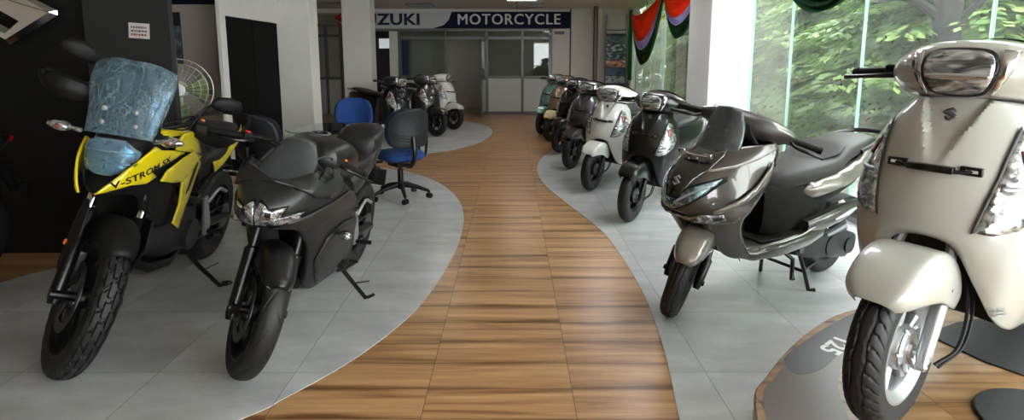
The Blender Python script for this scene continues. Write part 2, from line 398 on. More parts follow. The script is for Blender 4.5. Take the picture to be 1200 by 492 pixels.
# far sign fascia with lettering: hung in front of the header
sg = empty('fascia_sign', 'long navy and white fascia sign lettered MOTORCYCLE above the glazed partition', 'sign', (0, YF-.12, 2.1))
def sx(px): return (px-600)/660*(YF-.1)*1.003
sw = MB(); sw.box((-4.0, 0, .02), (1.42, .1, .42)); sw.build('board', mat('sign_white', (.80, .81, .81), .5), sg, smooth=False)
c0 = sx(521); nb = MB(); nb.prism([(c0+.22, .42), (c0+.15, .23), (c0+.02, .10), (c0-.25, .02), (1.42, .02), (1.42, .42)], -.012, 0); nb.build('blue_panel', M_BLUE, sg, smooth=False, label='navy right part of the sign')
def flat_text(body, size, x, z, y, m, parent, name, bold=0, ax=1., sp=1., depth=.006, twice=0):
    v, f = text_mesh(body, size, bold, ax, sp); t = MB(); t.add([(x+a, y, z+c) for a, c in v], f)
    if twice: t.add([(x+a+twice, y-.0005, z+c) for a, c in v], f); t.add([(x+a+twice/2, y-.001, z+c+twice/3) for a, c in v], f)
    t = t if True else t; return t.build(name, m, parent, smooth=False, solid=depth, soff=0)
M_LETW = mat('sign_letter_white', (.86, .87, .88), .4)
M_LETB = mat('sign_letter_navy', (.06, .09, .2), .4)
flat_text('MOTORCYCLE', .36, sx(596), .225, -.018, M_LETW, sg, 'lettering', .0, .98, 1.12, twice=.016)
flat_text('SUZUKI', .37, sx(458), .225, -.006, M_LETB, sg, 'lettering', .012, 1.22, 1.05)
lg = MB(); lg.prism([(sx(458)-1.12+a, .225+c) for a, c in s_logo(.34)], -.006, 0); lg.build('emblem', mat('sign_red', (.75, .07, .08), .4), sg, smooth=False)
# ================================================================ glazed office partition
def px2x(px, Y=YF): return (px-600)/660*Y*1.004
Z = lambda py: 1.36+(70-py)/660*YF*1.0
fr = MB()
def vbar(px, w=.05, z0=0, z1=2.12): x = px2x(px); fr.box((x-w/2, YF-.03, z0), (x+w/2, YF+.05, z1))
for p_, w_ in ((470, .05), (524, .05), (571, .07), (612, .06), (644, .07)): vbar(p_, w_)
fr.box((px2x(443), YF-.03, 2.06), (px2x(645), YF+.05, 2.12)); fr.box((px2x(470), YF-.03, 1.86), (px2x(645), YF+.05, 1.92))
fr.box((px2x(571), YF-.03, .90), (px2x(645), YF+.05, .96)); fr.box((px2x(571), YF-.03, 0), (px2x(645), YF+.05, .07))
fr.box((px2x(470), YF-.03, .0), (px2x(524), YF+.05, .06)); fr.box((px2x(470), YF-.03, .86), (px2x(524), YF+.05, .91))
pt = empty('glazed_partition', 'grey aluminium partition with glass above white boards at the far end', 'partition', (0, 0, 0)); tag(pt, kind='structure')
fr.build('frame', M_ALU, pt, smooth=False)
g = MB()
for a, c in ((571, 612), (612, 644)): g.box((px2x(a)+.03, YF+.005, .96), (px2x(c)-.03, YF+.012, 1.86))
g.box((px2x(470), YF+.005, .91), (px2x(524), YF+.012, 1.86)); g.box((px2x(443), YF+.005, 1.92), (px2x(645), YF+.012, 2.06))
g.build('pane', M_PGLASS, pt, smooth=False)
g = MB()
for a, c in ((571, 612), (612, 644)): g.box((px2x(a)+.03, YF, .07), (px2x(c)-.03, YF+.015, .90))
g.box((px2x(470), YF, .06), (px2x(524), YF+.015, .86)); g.build('lower_board', M_PANEL, pt, smooth=False)
# open glazed door leaf standing out from the partition
d = empty('door_2', 'open aluminium door leaf of the glazed partition', 'door', (px2x(571)-.03, YF, 0), R(-97)); tag(d, kind='structure')
q = MB(); 
for lo, hi in (((0, -.02, 0), (.06, .02, 1.86)), ((.60, -.02, 0), (.66, .02, 1.86)), ((0, -.02, 0), (.66, .02, .09)), ((0, -.02, .88), (.66, .02, .95)), ((0, -.02, 1.79), (.66, .02, 1.86))): q.box(lo, hi)
q.build('leaf_frame', M_ALU, d, smooth=False); q = MB(); q.box((.06, -.004, .95), (.60, .004, 1.79)); q.build('pane', M_GLASS, d, smooth=False)
q = MB(); q.box((.06, -.008, .09), (.60, .008, .88)); q.build('lower_board', M_PANEL, d, smooth=False); q = MB(); q.tube([(.62, .02, .95), (.62, .06, .97), (.62, .06, 1.13), (.62, .02, 1.15)], .01, 8); q.build('handle', mat('dark_handle', (.08, .08, .08), .4), d)
# dark door with a small window pane made to glow, white jamb
b = MB(); b.box((px2x(443), YF+.02, 0), (px2x(463), YF+.06, 2.06)); dd = struct(b, 'door_3', mat('dark_door', (.07, .065, .06), .5), smooth=False)
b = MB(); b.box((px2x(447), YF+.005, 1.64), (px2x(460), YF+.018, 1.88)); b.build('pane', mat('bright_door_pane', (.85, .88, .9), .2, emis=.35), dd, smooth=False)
# left end partition
b = MB()
for p_ in (376, 386, 403): b.box((px2x(p_)-.03, YF-.03, 0), (px2x(p_)+.03, YF+.05, 2.2))
for z_ in (.9, 1.95, 2.2): b.box((px2x(360), YF-.03, z_-.03), (px2x(403), YF+.05, z_+.03))
pt2 = struct(b, 'window_9', M_ALU, smooth=False); b = MB(); b.box((px2x(360), YF+.005, .9), (px2x(403), YF+.012, 2.2)); b.build('pane', M_GLASS, pt2, smooth=False)
b = MB(); b.box((px2x(360), YF, 0), (px2x(403), YF+.015, .88)); b.build('lower_board', M_PANEL, pt2, smooth=False)
b = MB(); b.box((px2x(477)-.08, YF-.02, .98), (px2x(477)+.08, YF-.01, 1.83)); tag(b.build('banner', mat('blue_banner', (.08, .14, .32), .6), smooth=False), 'narrow blue banner hanging on the glazed partition', 'banner')
b = MB(); b.box((px2x(667)-.015, YF-.03, 0), (px2x(667)+.015, YF, H)); struct(b, 'trim_2', mat('dark_trim', (.12, .11, .10), .5), smooth=False)
b = MB(); b.box((1.05, YF-.02, 1.98), (1.30, YF-.0, 2.06)); tag(b.build('wall_sign', mat('grey_plate', (.45, .47, .52), .5), smooth=False), 'small grey plate on the white wall under the sign end', 'plate')
# ================================================================ window wall
ys = [-1.41, -.19, 1.03, 2.25, 3.47, 4.72, 5.94, 6.9]; k = 0
for a, c in zip(ys, ys[1:]):
    k += 1; b = MB(); b.box((XW, a+.003, .12), (XW+.012, c-.003, H)); w = struct(b, 'window_%d' % k, M_GLASS, smooth=False)
    f_ = MB(); f_.box((XW-.012, c-.003, .12), (XW+.016, c+.003, H)); f_.build('joint', mat('glass_edge', (.55, .72, .64), .25), w, smooth=False)
ys2 = [7.75, 9.3, 10.85, 12.4, 13.9]
for a, c in zip(ys2, ys2[1:]):
    k += 1; k = 10 if k == 9 else k; b = MB(); b.box((XW, a+.003, .12), (XW+.012, c-.003, H)); w = struct(b, 'window_%d' % k, M_GLASS, smooth=False)
    f_ = MB(); f_.box((XW-.012, c-.003, .12), (XW+.016, c+.003, H)); f_.build('joint', MATS['glass_edge'], w, smooth=False)
b = MB(); b.box((XW-.03, Y0, 0), (XW+.12, YF, .12)); struct(b, 'trim_3', mat('grey_sill', (.55, .55, .54), .6), smooth=False)
b = MB(); b.box((XW-.02, 13.9, 0), (XW+.2, YF, H)); struct(b, 'wall_right', M_WHITE, smooth=False)
# front of the shop behind the camera: unseen wall, its gap narrowed to cut front light
b = MB(); b.box((XL, Y0-.15, 0), (1.2, Y0, H)); b.box((1.2, Y0-.15, 2.25), (2.6, Y0, H)); b.box((2.6, Y0-.15, 0), (XW+.2, Y0, H)); struct(b, 'wall_front', M_WALL, smooth=False)
# ================================================================ shared vehicle materials and wheels
def paint(name, col, rough=.22, metal=0., coat=1., flake=0): return mat(name, col, rough+.15, metal, coat, .04, flake=flake)
M_BLKP = mat('black_plastic', (.05, .05, .052), .55, spec=.3)
M_SATIN = mat('satin_black_metal', (.04, .04, .042), .32, .2)
M_GREYP = mat('dark_grey_plastic', (.20, .20, .205), .55)
M_RUB = mat('tyre_rubber', (.085, .085, .087), .6, bump=.05, nscale=300)
M_SEAT = mat('black_vinyl_seat', (.085, .085, .09), .5, bump=.06, nscale=350)
M_SEATG = mat('grey_vinyl_seat', (.20, .188, .19), .5, bump=.06, nscale=350)
M_CHR = mat('chrome', (.82, .82, .83), .1, 1)
M_SIL = mat('silver_paint_metal', (.70, .71, .72), .34, .75)
M_STEEL = mat('grey_steel', (.38, .38, .39), .4, .8)
M_ENG = mat('engine_alloy', (.22, .22, .225), .45, .6)
M_AMB = mat('amber_lens', (.95, .45, .10), .2, coat=1)
M_RED = mat('red_lens', (.62, .05, .05), .18, coat=1)
M_WTXT = mat('white_marking', (.85, .85, .85), .5)
M_BTXT = mat('black_marking', (.03, .03, .03), .5)
M_FILM = clear_mat('wrap_film', (.70, .84, .92), rough=.14, streak=.46, sscale=(30, 20, 7), dcol=(.55, .68, .75))
M_FILMC = clear_mat('clear_film', (.92, .94, .95), rough=.12, streak=.22, sscale=(22, 22, 8), dcol=(.55, .58, .60))
M_WHB = mat('matt_black_wheel', (.05, .05, .052), .4, .3)
def lamp_mat(name, a, b, sc, metal=.75):
    g = N(name); v = g.obj(sc); vo = g.n('ShaderNodeTexVoronoi', i_Scale=1.0, feature='F1'); g.l(v, vo.inputs['Vector'])
    nt = g.n('ShaderNodeTexNoise', i_Scale=.8, i_Detail=3.0, i_Distortion=1.5); g.l(v, nt.inputs['Vector'])
    g.l(g.ramp(nt.outputs['Fac'], [(.36, lin(a)), (.47, lin(tuple((x+y)/2 for x, y in zip(a, b)))), (.6, lin(b))]), g.p.inputs['Base Color'])
    g.bump(vo.outputs['Distance'], .6, .01)
    g.p.inputs['Metallic'].default_value = metal; g.p.inputs['Roughness'].default_value = .2; g.p.inputs['Coat Weight'].default_value = 1; g.p.inputs['Coat Roughness'].default_value = .03
    return g.m
M_LENS = lamp_mat('headlamp_lens', (.28, .29, .30), (.85, .87, .88), (28, 28, 40))
M_LENSB = lamp_mat('blue_film_lens', (.22, .32, .37), (.68, .82, .88), (22, 22, 30))
M_LENSD = lamp_mat('smoked_lamp', (.26, .265, .27), (.74, .75, .75), (14, 14, 42), .35)

def tread_none(th, s): return 0
def tread_scooter(th, s):
    a = abs(s); d = 0; w = .045*sin(th*14)
    if abs(a-.15-w*.6) < .035: d = 1
    ph = (th*40/(2*pi)+(1.1*a*a*2 if s > 0 else 1.1*a*a*2+.5)) % 1
    if .22 < a < .82 and ph < .15: d = 1
    return -.0045*d
def tread_sport(th, s):
    a = abs(s); ph = (th*11/(2*pi)+1.05*a+(.5 if s < 0 else 0)) % 1
    d = 1 if .10 < a < .62 and (ph < .075 or (.42 < ph < .47 and a > .3)) else 0
    return -.005*d
def tread_knob(th, s):
    n = 26; col = min(4, max(0, int((s+.66)/1.32*5))) if abs(s) < .66 else 5
    if abs(s) > .72: return 0
    u = ((s+.66)/1.32*5) % 1; ph = (th*n/(2*pi)+(.5 if col % 2 else 0)+.18*sin(u*pi)) % 1
    d = 1 if ph < .24 or (u < .14 and abs(s) < .66) else 0
    return -.010*d
def tyre_mb(Rr, w, rb, nt=120, ns=26, tread=tread_none, crown=.62):
    b = MB(); rows = []
    for i in range(nt):
        th = 2*pi*i/nt; row = []
        for k in range(ns+1):
            u = pi*k/ns; cu = cos(u); su = sin(u)
            y = w/2*(1 if cu >= 0 else -1)*abs(cu)**.85*(.80+.20*min(1, su/.45))
            r = rb+(Rr-rb)*su**crown
            s = 1-2*k/ns; r += tread(th, s*1.02)
            row.append((r*cos(th), y, r*sin(th)))
        rows.append(row)
    b.grid(rows, closeu=True, flip=False); return b
def rim_mb(rb, w, n=48):
    b = MB(); h = w/2
    b.lathe([(rb+.008, -h*.8), (rb-.004, -h*.82), (rb-.012, -h*.66), (rb-.03, -h*.45), (rb-.034, 0), (rb-.03, h*.45), (rb-.012, h*.66), (rb-.004, h*.82), (rb+.008, h*.8)], n)
    return b
def wheel(parent, x, Rr, w, rb, rim_m, tread=tread_none, nt=120, ns=26, spokes=5, hub=(.07, .05), name='front_wheel', M=None, disc=None, split=True, spw=.02, crown=.62, rimcol=None):
    """tyre part with rim, hub and brake disc as its own pieces; axle at (x, 0, Rr)"""
    T = Matrix.Translation((x, 0, Rr)); o = tyre_mb(Rr, w, rb, nt, ns, tread, crown).build(name, M_RUB, parent, M=(M or Matrix()) @ T, ang=50)
    b = rim_mb(rb, w)
    for k in range(spokes):
        a = 2*pi*k/spokes+.3
        for da in ((-.16, .16) if split else (0,)):
            p0 = (hub[0]*.8*cos(a+da*.4), hub[0]*.8*sin(a+da*.4)); p1 = ((rb-.022)*cos(a+da), (rb-.022)*sin(a+da)); t = Vector((p1[0]-p0[0], 0, p1[1]-p0[1])).normalized(); nrm = Vector((t.z, 0, -t.x))
            rings = []
            for q, ww, hh in ((p0, spw*1.2, hub[1]*.42), (((p0[0]+p1[0])/2, (p0[1]+p1[1])/2), spw*.8, .016), (p1, spw, .018)):
                c = Vector((q[0], 0, q[1])); rings.append([tuple(c+nrm*(ww/2*cos(2*pi*j/8))+Vector((0, hh*sin(2*pi*j/8), 0))) for j in range(8)])
            b.loft(rings)
    b.build('rim', rim_m, o)
    b = MB(); h = hub[1]; b.lathe([(.006, -h*1.35), (.018, -h*1.35), (.02, -h), (hub[0]*.55, -h), (hub[0]*.9, -h*.9), (hub[0], -h*.6), (hub[0], h*.6), (hub[0]*.9, h*.9), (hub[0]*.55, h), (.02, h), (.018, h*1.35), (.006, h*1.35)], 28)
    b.build('hub', rim_m if rimcol is None else rimcol, o)
    if disc:
        dr, dy = disc; b = MB(); b.lathe([(dr, dy-.0022), (dr, dy+.0022), (dr*.72, dy+.0022), (dr*.72, dy-.0022)], 40, close=True)
        for k in range(6):
            a = 2*pi*k/6; b.bar((dr*.35*cos(a), dy, dr*.35*sin(a)), (dr*.75*cos(a+.25), dy, dr*.75*sin(a+.25)), .006, 6)
        b.build('brake_disc', M_STEEL, o)
        b = MB()
        for k in range(36):
            a = 2*pi*k/36; rr = dr*(.80+.055*(k % 3)); c = (rr*cos(a), rr*sin(a)); s_ = -1 if dy < 0 else 1
            b.lathe([(.0001, dy+s_*.0026), (.0042, dy+s_*.0026)], 6, Matrix.Translation((c[0], 0, c[1])))
        b.build('disc_hole', M_BTXT, o)
    return o
def steer_M(delta, ax, az, rake):
    A = Vector((ax, 0, az)); d = Vector((-sin(R(rake)), 0, cos(R(rake))))
    return Matrix.Translation(A) @ Matrix.Rotation(R(delta), 4, d) @ Matrix.Translation(-A)

# ================================================================ rounded 125 scooter
def make_scooter(P, label, group, steer=0, near=False, seatm=None):
    """P paint material; front contact at the origin, heading +x"""
    seatm = seatm or M_SEAT
    r = empty('motor_scooter', label, 'scooter', group=group)
    SM = steer_M(steer, -.045, .2335, 26.5)
    # --- steered: wheel, fork, fender, handlebar
    fwh = wheel(r, 0, .2335, .100, .155, M_SIL if near else M_WHB, tread_scooter if near else tread_none, 340 if near else 72, 44 if near else 16, 5, (.066, .034), 'front_wheel', SM, split=near, spw=.024)
    b = MB()
    for k in range(5):                                     # ribbed drum and brake plate
        a = 2*pi*k/5; b.bar((.05*cos(a), .036, .05*sin(a)), (.062*cos(a), .028, .062*sin(a)), .006, 6)
    b.lathe([(.0, .048), (.02, .048), (.024, .04), (.05, .04), (.062, .034)], 24); b.bar((0, .03, 0), (-.02, .05, -.055), .008, 6); b.bar((-.02, .052, -.055), (-.035, .05, -.05), .009, 8); b.bar((0, .04, 0), (0, .085, 0), .009, 8); b.bar((.035, .044, -.03), (.05, .052, -.045), .007, 6)
    b.build('drum_brake', M_SIL if near else M_STEEL, fwh)
    b = MB(); dv = Vector((-sin(R(26.5)), 0, cos(R(26.5))))
    for s in (-1, 1):
        a = Vector((.0, s*.074, .2335)); b.tube([a-dv*.035, a, a+dv*.02, a+dv*.24], [.012, .02, .019, .021], 12); b.ball(tuple(a-dv*.03), .016, 8)
        b.bar(a+Vector((0, s*.018, 0)), a-Vector((0, s*.02, 0)), .011, 8); b.bar(a+dv*.24, a+dv*.36-Vector((0, s*.02, 0)), .014, 8)
    b.build('fork', M_SIL if near else M_SATIN, r, M=SM)
    b = MB(); b.tube([(-.02, .095, .21), (-.10, .12, .25), (-.17, .11, .36), (-.20, .07, .55)], .005, 6, 6); b.tube([(-.03, .10, .20), (-.13, .125, .25), (-.19, .115, .38), (-.21, .07, .56)], .004, 6, 6)
    b.build('brake_cable', M_BLKP, r, M=SM)
    rows = []
    for a_, r0, skirt, wd in ((42, .274, .03, .045), (46, .283, .045, .068), (54, .290, .066, .086), (68, .293, .10, .096), (88, .293, .125, .101), (110, .290, .138, .103), (130, .284, .125, .10), (146, .274, .08, .09)):
        a = R(a_); row = []
        for q, t in ((0, 0), (.45, .012), (.78, .04), (.97, .42), (1.0, .75), (.98, 1.0)):
            rr = r0-.006*q*q-t*skirt if q > .7 else r0-t*.5*skirt
            row.append((rr*cos(a), wd*q, .2335+rr*sin(a)))
        rows.append(row)
    b = MB(); b.patch(rows, 4, 4); b.build('front_fender', P, r, M=SM, solid=.004)
    for s in (-1, 1):
        b = MB(); b.ball((-.045, s*.1015, .42), .006, 8, (1, .5, 1)); b.build('fender_bolt', M_STEEL, r, M=SM)
    rows = [[(-.37, 0, 1.092), (-.37, .03, 1.091), (-.375, .06, 1.088), (-.39, .10, 1.08), (-.41, .13, 1.07), (-.44, .15, 1.058)],
            [(-.28, 0, 1.084), (-.283, .06, 1.082), (-.30, .11, 1.074), (-.335, .155, 1.06), (-.385, .195, 1.042), (-.44, .215, 1.03)],
            [(-.222, 0, 1.06), (-.226, .07, 1.058), (-.246, .122, 1.048), (-.295, .172, 1.03), (-.36, .215, 1.01), (-.44, .24, .998)],
            [(-.20, 0, 1.0), (-.205, .07, .999), (-.23, .122, .992), (-.285, .172, .98), (-.36, .215, .97), (-.44, .24, .962)],
            [(-.222, 0, .935), (-.227, .06, .935), (-.25, .102, .933), (-.30, .145, .93), (-.36, .18, .927), (-.44, .20, .925)],
            [(-.29, 0, .915), (-.295, .04, .915), (-.31, .075, .913), (-.34, .105, .91), (-.38, .13, .907), (-.44, .15, .905)]]
    cow = MB(); cow.patch(rows, 5, 5); hb = cow.bvh(); co = cow.build('handlebar_cowl', P, r, M=SM, solid=.004)
    rr2 = [[(x*1.0-2*(x+.44)*0-(.0), y, z) for x, y, z in row] for row in rows]
    b = MB(); b.patch([[(-.44-(.44+x)*.22-.004, y*.97, z) for x, y, z in row] for row in rows], 4, 4, flip=True); b.build('dash', M_BLKP, r, M=SM, solid=.004)
    lens = [(.0, 1.052), (.07, 1.05), (.108, 1.038), (.121, 1.01), (.112, .975), (.09, .95), (.06, .942), (0, .94)]
    lens = [(y*.66, z) for y, z in lens]; lens = lens+[(-y, z) for y, z in lens[-2:0:-1]]
    b = drape(hb, [(y*1.10, (z-.996)*1.16+.996) for y, z in lens], 'front', .003, .02, 2); b.build('lamp_surround', M_SATIN, r, M=SM, solid=.003, soff=1)
    b = drape(hb, lens, 'front', .007, .014, 2); hl = b.build('headlight', M_LENSD, r, M=SM, solid=.004, soff=1)
    b = drape(hb, [(-.074, .99), (-.05, .992), (0, .994), (.05, .992), (.074, .99), (.073, .981), (.05, .979), (0, .978), (-.05, .979), (-.073, .981)], 'front', .012, .012); b.build('chrome_bar', M_CHR, hl, solid=.003, soff=1)
    for s in (-1, 1):
        b = drape(hb, [(s*y, z) for y, z in ((.088, 1.056), (.120, 1.05), (.113, 1.0), (.084, .944), (.072, .936), (.070, .94), (.085, .972), (.090, 1.01))], 'front', .005, .012); b.build('chrome_trim', M_CHR, r, M=SM, solid=.003, soff=1)
    for s in (-1, 1):
        b = MB(); b.tube([(-.43, s*.20, .985), (-.44, s*.25, .985), (-.455, s*.36, .975)], [.019, .018, .0175], 12); b.tube([(-.455, s*.36, .975), (-.457, s*.375, .974)], [.021, .019], 10); b.build('grip', M_BLKP, r, M=SM)
        b = MB(); b.tube([(-.40, s*.215, .975), (-.36, s*.25, .972), (-.355, s*.30, .968), (-.37, s*.37, .962)], [.011, .009, .007, .008], 8, 4); b.build('brake_lever', M_SATIN, r, M=SM)
        b = MB(); b.box((-.455, s*.235-.025, .965), (-.395, s*.235+.025, 1.01)); b.build('switch_housing', M_BLKP, r, M=SM, bevel=.008)
    # --- front apron
    rows = [[(-.215, 0, .925), (-.222, .05, .925), (-.245, .09, .92), (-.285, .118, .915), (-.33, .132, .91), (-.38, .138, .905)],
            [(-.172, 0, .86), (-.182, .06, .86), (-.21, .115, .855), (-.25, .155, .85), (-.31, .178, .845), (-.38, .185, .84)],
            [(-.125, 0, .77), (-.137, .065, .77), (-.167, .13, .765), (-.21, .178, .76), (-.28, .205, .755), (-.37, .212, .75)],
            [(-.092, 0, .68), (-.104, .07, .68), (-.134, .14, .675), (-.18, .195, .67), (-.26, .225, .665), (-.36, .232, .66)],
            [(-.075, 0, .60), (-.087, .075, .60), (-.115, .145, .595), (-.165, .20, .585), (-.25, .23, .575), (-.36, .238, .565)],
            [(-.078, 0, .555), (-.086, .08, .55), (-.112, .14, .52), (-.16, .19, .485), (-.25, .22, .46), (-.365, .228, .45)],
            [(-.095, 0, .540), (-.10, .078, .525), (-.125, .13, .455), (-.172, .172, .39), (-.26, .197, .345), (-.375, .207, .33)],
            [(-.115, 0, .532), (-.12, .072, .512), (-.14, .122, .42), (-.195, .157, .32), (-.285, .178, .27), (-.395, .188, .262)]]
    def scoop(q):
        x, y, z = q; t = (z-.735)/(.935-.735)
        if t <= 0: return q
        wv = .012+.075*min(1, t); e = max(0., min(1., (wv-abs(y))/.010)); e = e*e*(3-2*e)
        return (x-.026*e*min(1, t*2.2), y, z)
    b = MB(); b.patch(rows, 7, 9, disp=scoop); ab = b.bvh(); b.build('front_apron', P, r, solid=.005)
    b = drape(ab, [(y, .875+z) for y, z in s_logo(.036, 1.05)], 'front', .003, .006); b.build('emblem', M_STEEL, r, solid=.002, soff=1)
    if near:
        for s, d in ((1, 1), (-1, -1)):
            v = drape_text(ab, '125', .034, (s*.158, .345), 0 if s > 0 else 0, 'front', .002, .001, flipx=False); v.build('marking', M_SIL, r, smooth=False)
    lens = [(.118, .835), (.150, .848), (.180, .83), (.205, .77), (.214, .70), (.205, .625), (.165, .575), (.128, .568), (.120, .60), (.148, .68), (.140, .76)]
    lens = [(.152, .842), (.172, .838), (.200, .77), (.222, .70), (.222, .64), (.190, .59), (.150, .572), (.118, .575), (.128, .63), (.142, .72)]
    for s in (-1, 1):
        b = drape(ab, [(s*y, z) for y, z in lens], 'front', .004, .016); ind = b.build('side_lamp', M_LENS if near else M_LENSD, r, solid=.003, soff=1)
        b = drape(ab, [(s*y, z) for y, z in ((.160, .79), (.178, .80), (.198, .735), (.18, .735))], 'front', .0085, .014); b.build('bulb', mat('pale_red_bulb', (.55, .28, .26), .25, coat=1), ind, solid=.002, soff=1)
        b = drape(ab, [(s*y, z) for y, z in ((.148, .70), (.212, .70), (.212, .688), (.146, .686))], 'front', .008, .014); b.build('reflector_rib', M_SIL, ind, solid=.002, soff=1)
        b = drape(ab, [(s*(y*1.0+dy), z+dz) for y, z, dy, dz in ((.152, .842, -.006, .012), (.152, .842, 0, 0), (.142, .72, 0, 0), (.128, .63, 0, 0), (.118, .575, 0, 0), (.118, .575, -.008, -.004), (.128, .63, -.007, 0), (.142, .72, -.007, 0))], 'front', .004, .016); b.build('lamp_edge', M_BLKP if not near else M_GREYP, r, solid=.003, soff=1)
    b = MB(); b.tube([(-.125, -.10, .735), (-.102, -.05, .728), (-.096, 0, .728), (-.102, .05, .728), (-.125, .10, .735)], .006, 8, 3); b.box((-.115, -.055, .722), (-.092, .055, .741)); 
    for s in (-1, 1): b.box((-.13, s*.088-.025, .722), (-.116, s*.088+.025, .746))
    pb = b.build('plate_bracket', M_SATIN, r, bevel=.003)
    for s in (-1, 1):
        b = MB(); b.box((-.117, s*.09-.014, .730), (-.1155, s*.09+.014, .738)); b.build('slot', M_WTXT, pb, smooth=False)
    # inner shield, wheel well, floorboard, body
    b = MB(); b.patch([[(-.385, 0, .93), (-.385, .07, .93), (-.383, .137, .905)], [(-.40, 0, .80), (-.395, .10, .80), (-.375, .195, .80)], [(-.395, 0, .62), (-.39, .12, .62), (-.365, .232, .62)], [(-.40, 0, .45), (-.395, .12, .45), (-.37, .225, .45)], [(-.43, 0, .30), (-.42, .10, .29), (-.40, .186, .265)]], 4, 4, flip=True); b.build('inner_shield', M_GREYP, r, solid=.006, soff=1)
    b = MB(); b.patch([[(-.14, 0, .56), (-.15, .07, .54), (-.16, .12, .46)], [(-.24, 0, .53), (-.24, .08, .51), (-.24, .145, .40)], [(-.31, 0, .42), (-.31, .09, .40), (-.31, .16, .30)], [(-.34, 0, .27), (-.34, .09, .26), (-.36, .17, .25)]], 3, 3); b.build('wheel_well', M_BLKP, r, solid=.004)
    b = MB(); b.loft([ring((x, 0, z), w_, h_, 20, .55) for x, z, w_, h_ in ((-.36, .30, .17, .05), (-.45, .275, .185, .05), (-.60, .27, .18, .05), (-.76, .29, .165, .06), (-.86, .33, .14, .07))]); b.build('floorboard', M_GREYP, r)
    b = MB(); b.loft([ring((x, 0, z), w_, h_, 24, .6, top=.75) for x, z, w_, h_ in ((-.69, .53, .09, .20), (-.76, .535, .125, .215), (-.90, .56, .155, .205), (-1.1, .60, .175, .185), (-1.3, .65, .168, .15), (-1.5, .70, .13, .105), (-1.62, .735, .08, .06))])
    b.build('side_panel', P, r)
    b = MB(); b.patch([[(-.66, 0, .76), (-.665, .05, .76), (-.70, .10, .755)], [(-.665, 0, .60), (-.67, .06, .60), (-.71, .125, .60)], [(-.68, 0, .42), (-.685, .07, .42), (-.73, .135, .42)], [(-.70, 0, .31), (-.70, .08, .31), (-.74, .13, .31)]], 4, 3); b.build('seat_front_panel', M_GREYP, r, solid=.01)
    b = MB(); b.loft([ring((x, 0, z), w_, h_, 20, .7) for x, z, w_, h_ in ((-.655, .755, .06, .02), (-.70, .765, .105, .035), (-.85, .775, .14, .04), (-1.0, .785, .152, .04), (-1.15, .805, .148, .045), (-1.3, .825, .14, .045), (-1.45, .84, .12, .04), (-1.55, .845, .085, .025))]); b.build('seat', seatm, r)
    b = MB(); b.tube([(-1.25, .15, .80), (-1.45, .155, .83), (-1.62, .11, .845), (-1.66, 0, .85), (-1.62, -.11, .845), (-1.45, -.155, .83), (-1.25, -.15, .80)], .013, 8, 5); b.build('grab_rail', P if near else M_SIL, r)
    b = MB(); b.loft([ring((x, 0, z), w_, h_, 16, .6) for x, z, w_, h_ in ((-1.60, .72, .09, .05), (-1.65, .71, .075, .045), (-1.67, .71, .04, .03))]); b.build('tail_light', M_RED, r)
    wheel(r, -1.265, .217, .092, .13, M_SIL, tread_none, 60, 14, 5, (.06, .05), 'rear_wheel')
    b = MB(); b.loft([ring((x, y, z), w_, h_, 14, .6) for x, y, z, w_, h_ in ((-.72, .06, .30, .07, .07), (-.86, .08, .28, .075, .085), (-1.05, .09, .25, .05, .075), (-1.27, .09, .225, .045, .08), (-1.36, .09, .225, .03, .05))]); b.bar((-.9, -.10, .28), (-.9, .10, .28), .06, 14); b.build('engine', M_ENG, r)
    b = MB(); b.tube([(-.86, -.10, .22), (-1.0, -.13, .22), (-1.1, -.15, .27), (-1.55, -.17, .36)], [.02, .022, .05, .052], 14, 3); b.build('muffler', M_BLKP, r)
    b = MB(); b.patch([[(-1.20, 0, .47), (-1.2, .05, .465)], [(-1.40, 0, .50), (-1.4, .07, .49)], [(-1.55, 0, .45), (-1.55, .07, .44)], [(-1.68, 0, .30), (-1.68, .07, .30)]], 4, 2); b.build('rear_mudguard', M_BLKP, r, solid=.005)
    b = MB(); b.tube([(-.70, .12, .27), (-.74, .17, .17), (-.79, .26, .035), (-.81, .29, .03)], .011, 8); b.bar((-.81, .27, .028), (-.80, .315, .028), .014, 8); b.build('side_stand', M_SATIN, r)
    b = MB(); b.tube([(-.90, .13, .25), (-1.12, .14, .13), (-1.2, .14, .12)], .010, 8); b.tube([(-.90, -.13, .25), (-1.12, -.14, .13), (-1.2, -.14, .12)], .010, 8); b.bar((-1.0, -.135, .195), (-1.0, .135, .195), .009); b.build('centre_stand', M_SATIN, r)
    return r
def scooter_copy(src, P, label, group, steer, fender=None):
    o = dup(src); o['label'] = label; o['group'] = group
    for c in o.children:
        st = c.name.split('.')[0]
        for sl in c.material_slots:
            if sl.material == SRC_P: sl.link = 'OBJECT'; sl.material = fender if (fender and st == 'front_fender') else P
        if st in STEERED:
            base = Matrix.Translation((0, 0, .2335)) if st == 'front_wheel' else Matrix()
            c.matrix_basis = steer_M(steer, -.045, .2335, 26.5) @ base
    return o
STEERED = {'front_wheel', 'fork', 'brake_cable', 'front_fender', 'fender_bolt', 'handlebar_cowl', 'dash', 'lamp_surround', 'headlight', 'chrome_trim', 'grip', 'brake_lever', 'switch_housing'}
P_PEARL = paint('pearl_beige_paint', (.67, .67, .64), .15)
P_BLACK = mat('gloss_black_paint', (.022, .022, .024), .3, 0, .55, .08, spec=.3)
P_MATT = mat('matt_black_paint', (.155, .158, .162), .42, .25, .15, .3)
P_WHITE = paint('pearl_white_paint', (.80, .80, .775), .15)
P_GREY = mat('metallic_grey_paint', (.24, .235, .235), .32, .55, 1, .05)
P_BEIGE = mat('metallic_beige_paint', (.56, .47, .37), .35, .45, 1, .05)
P_TURQ = mat('mint_green_paint', (.42, .60, .57), .35, .25, 1, .05)
P_NAVY = mat('dark_navy_paint', (.045, .06, .11), .3, .3, 1, .05)
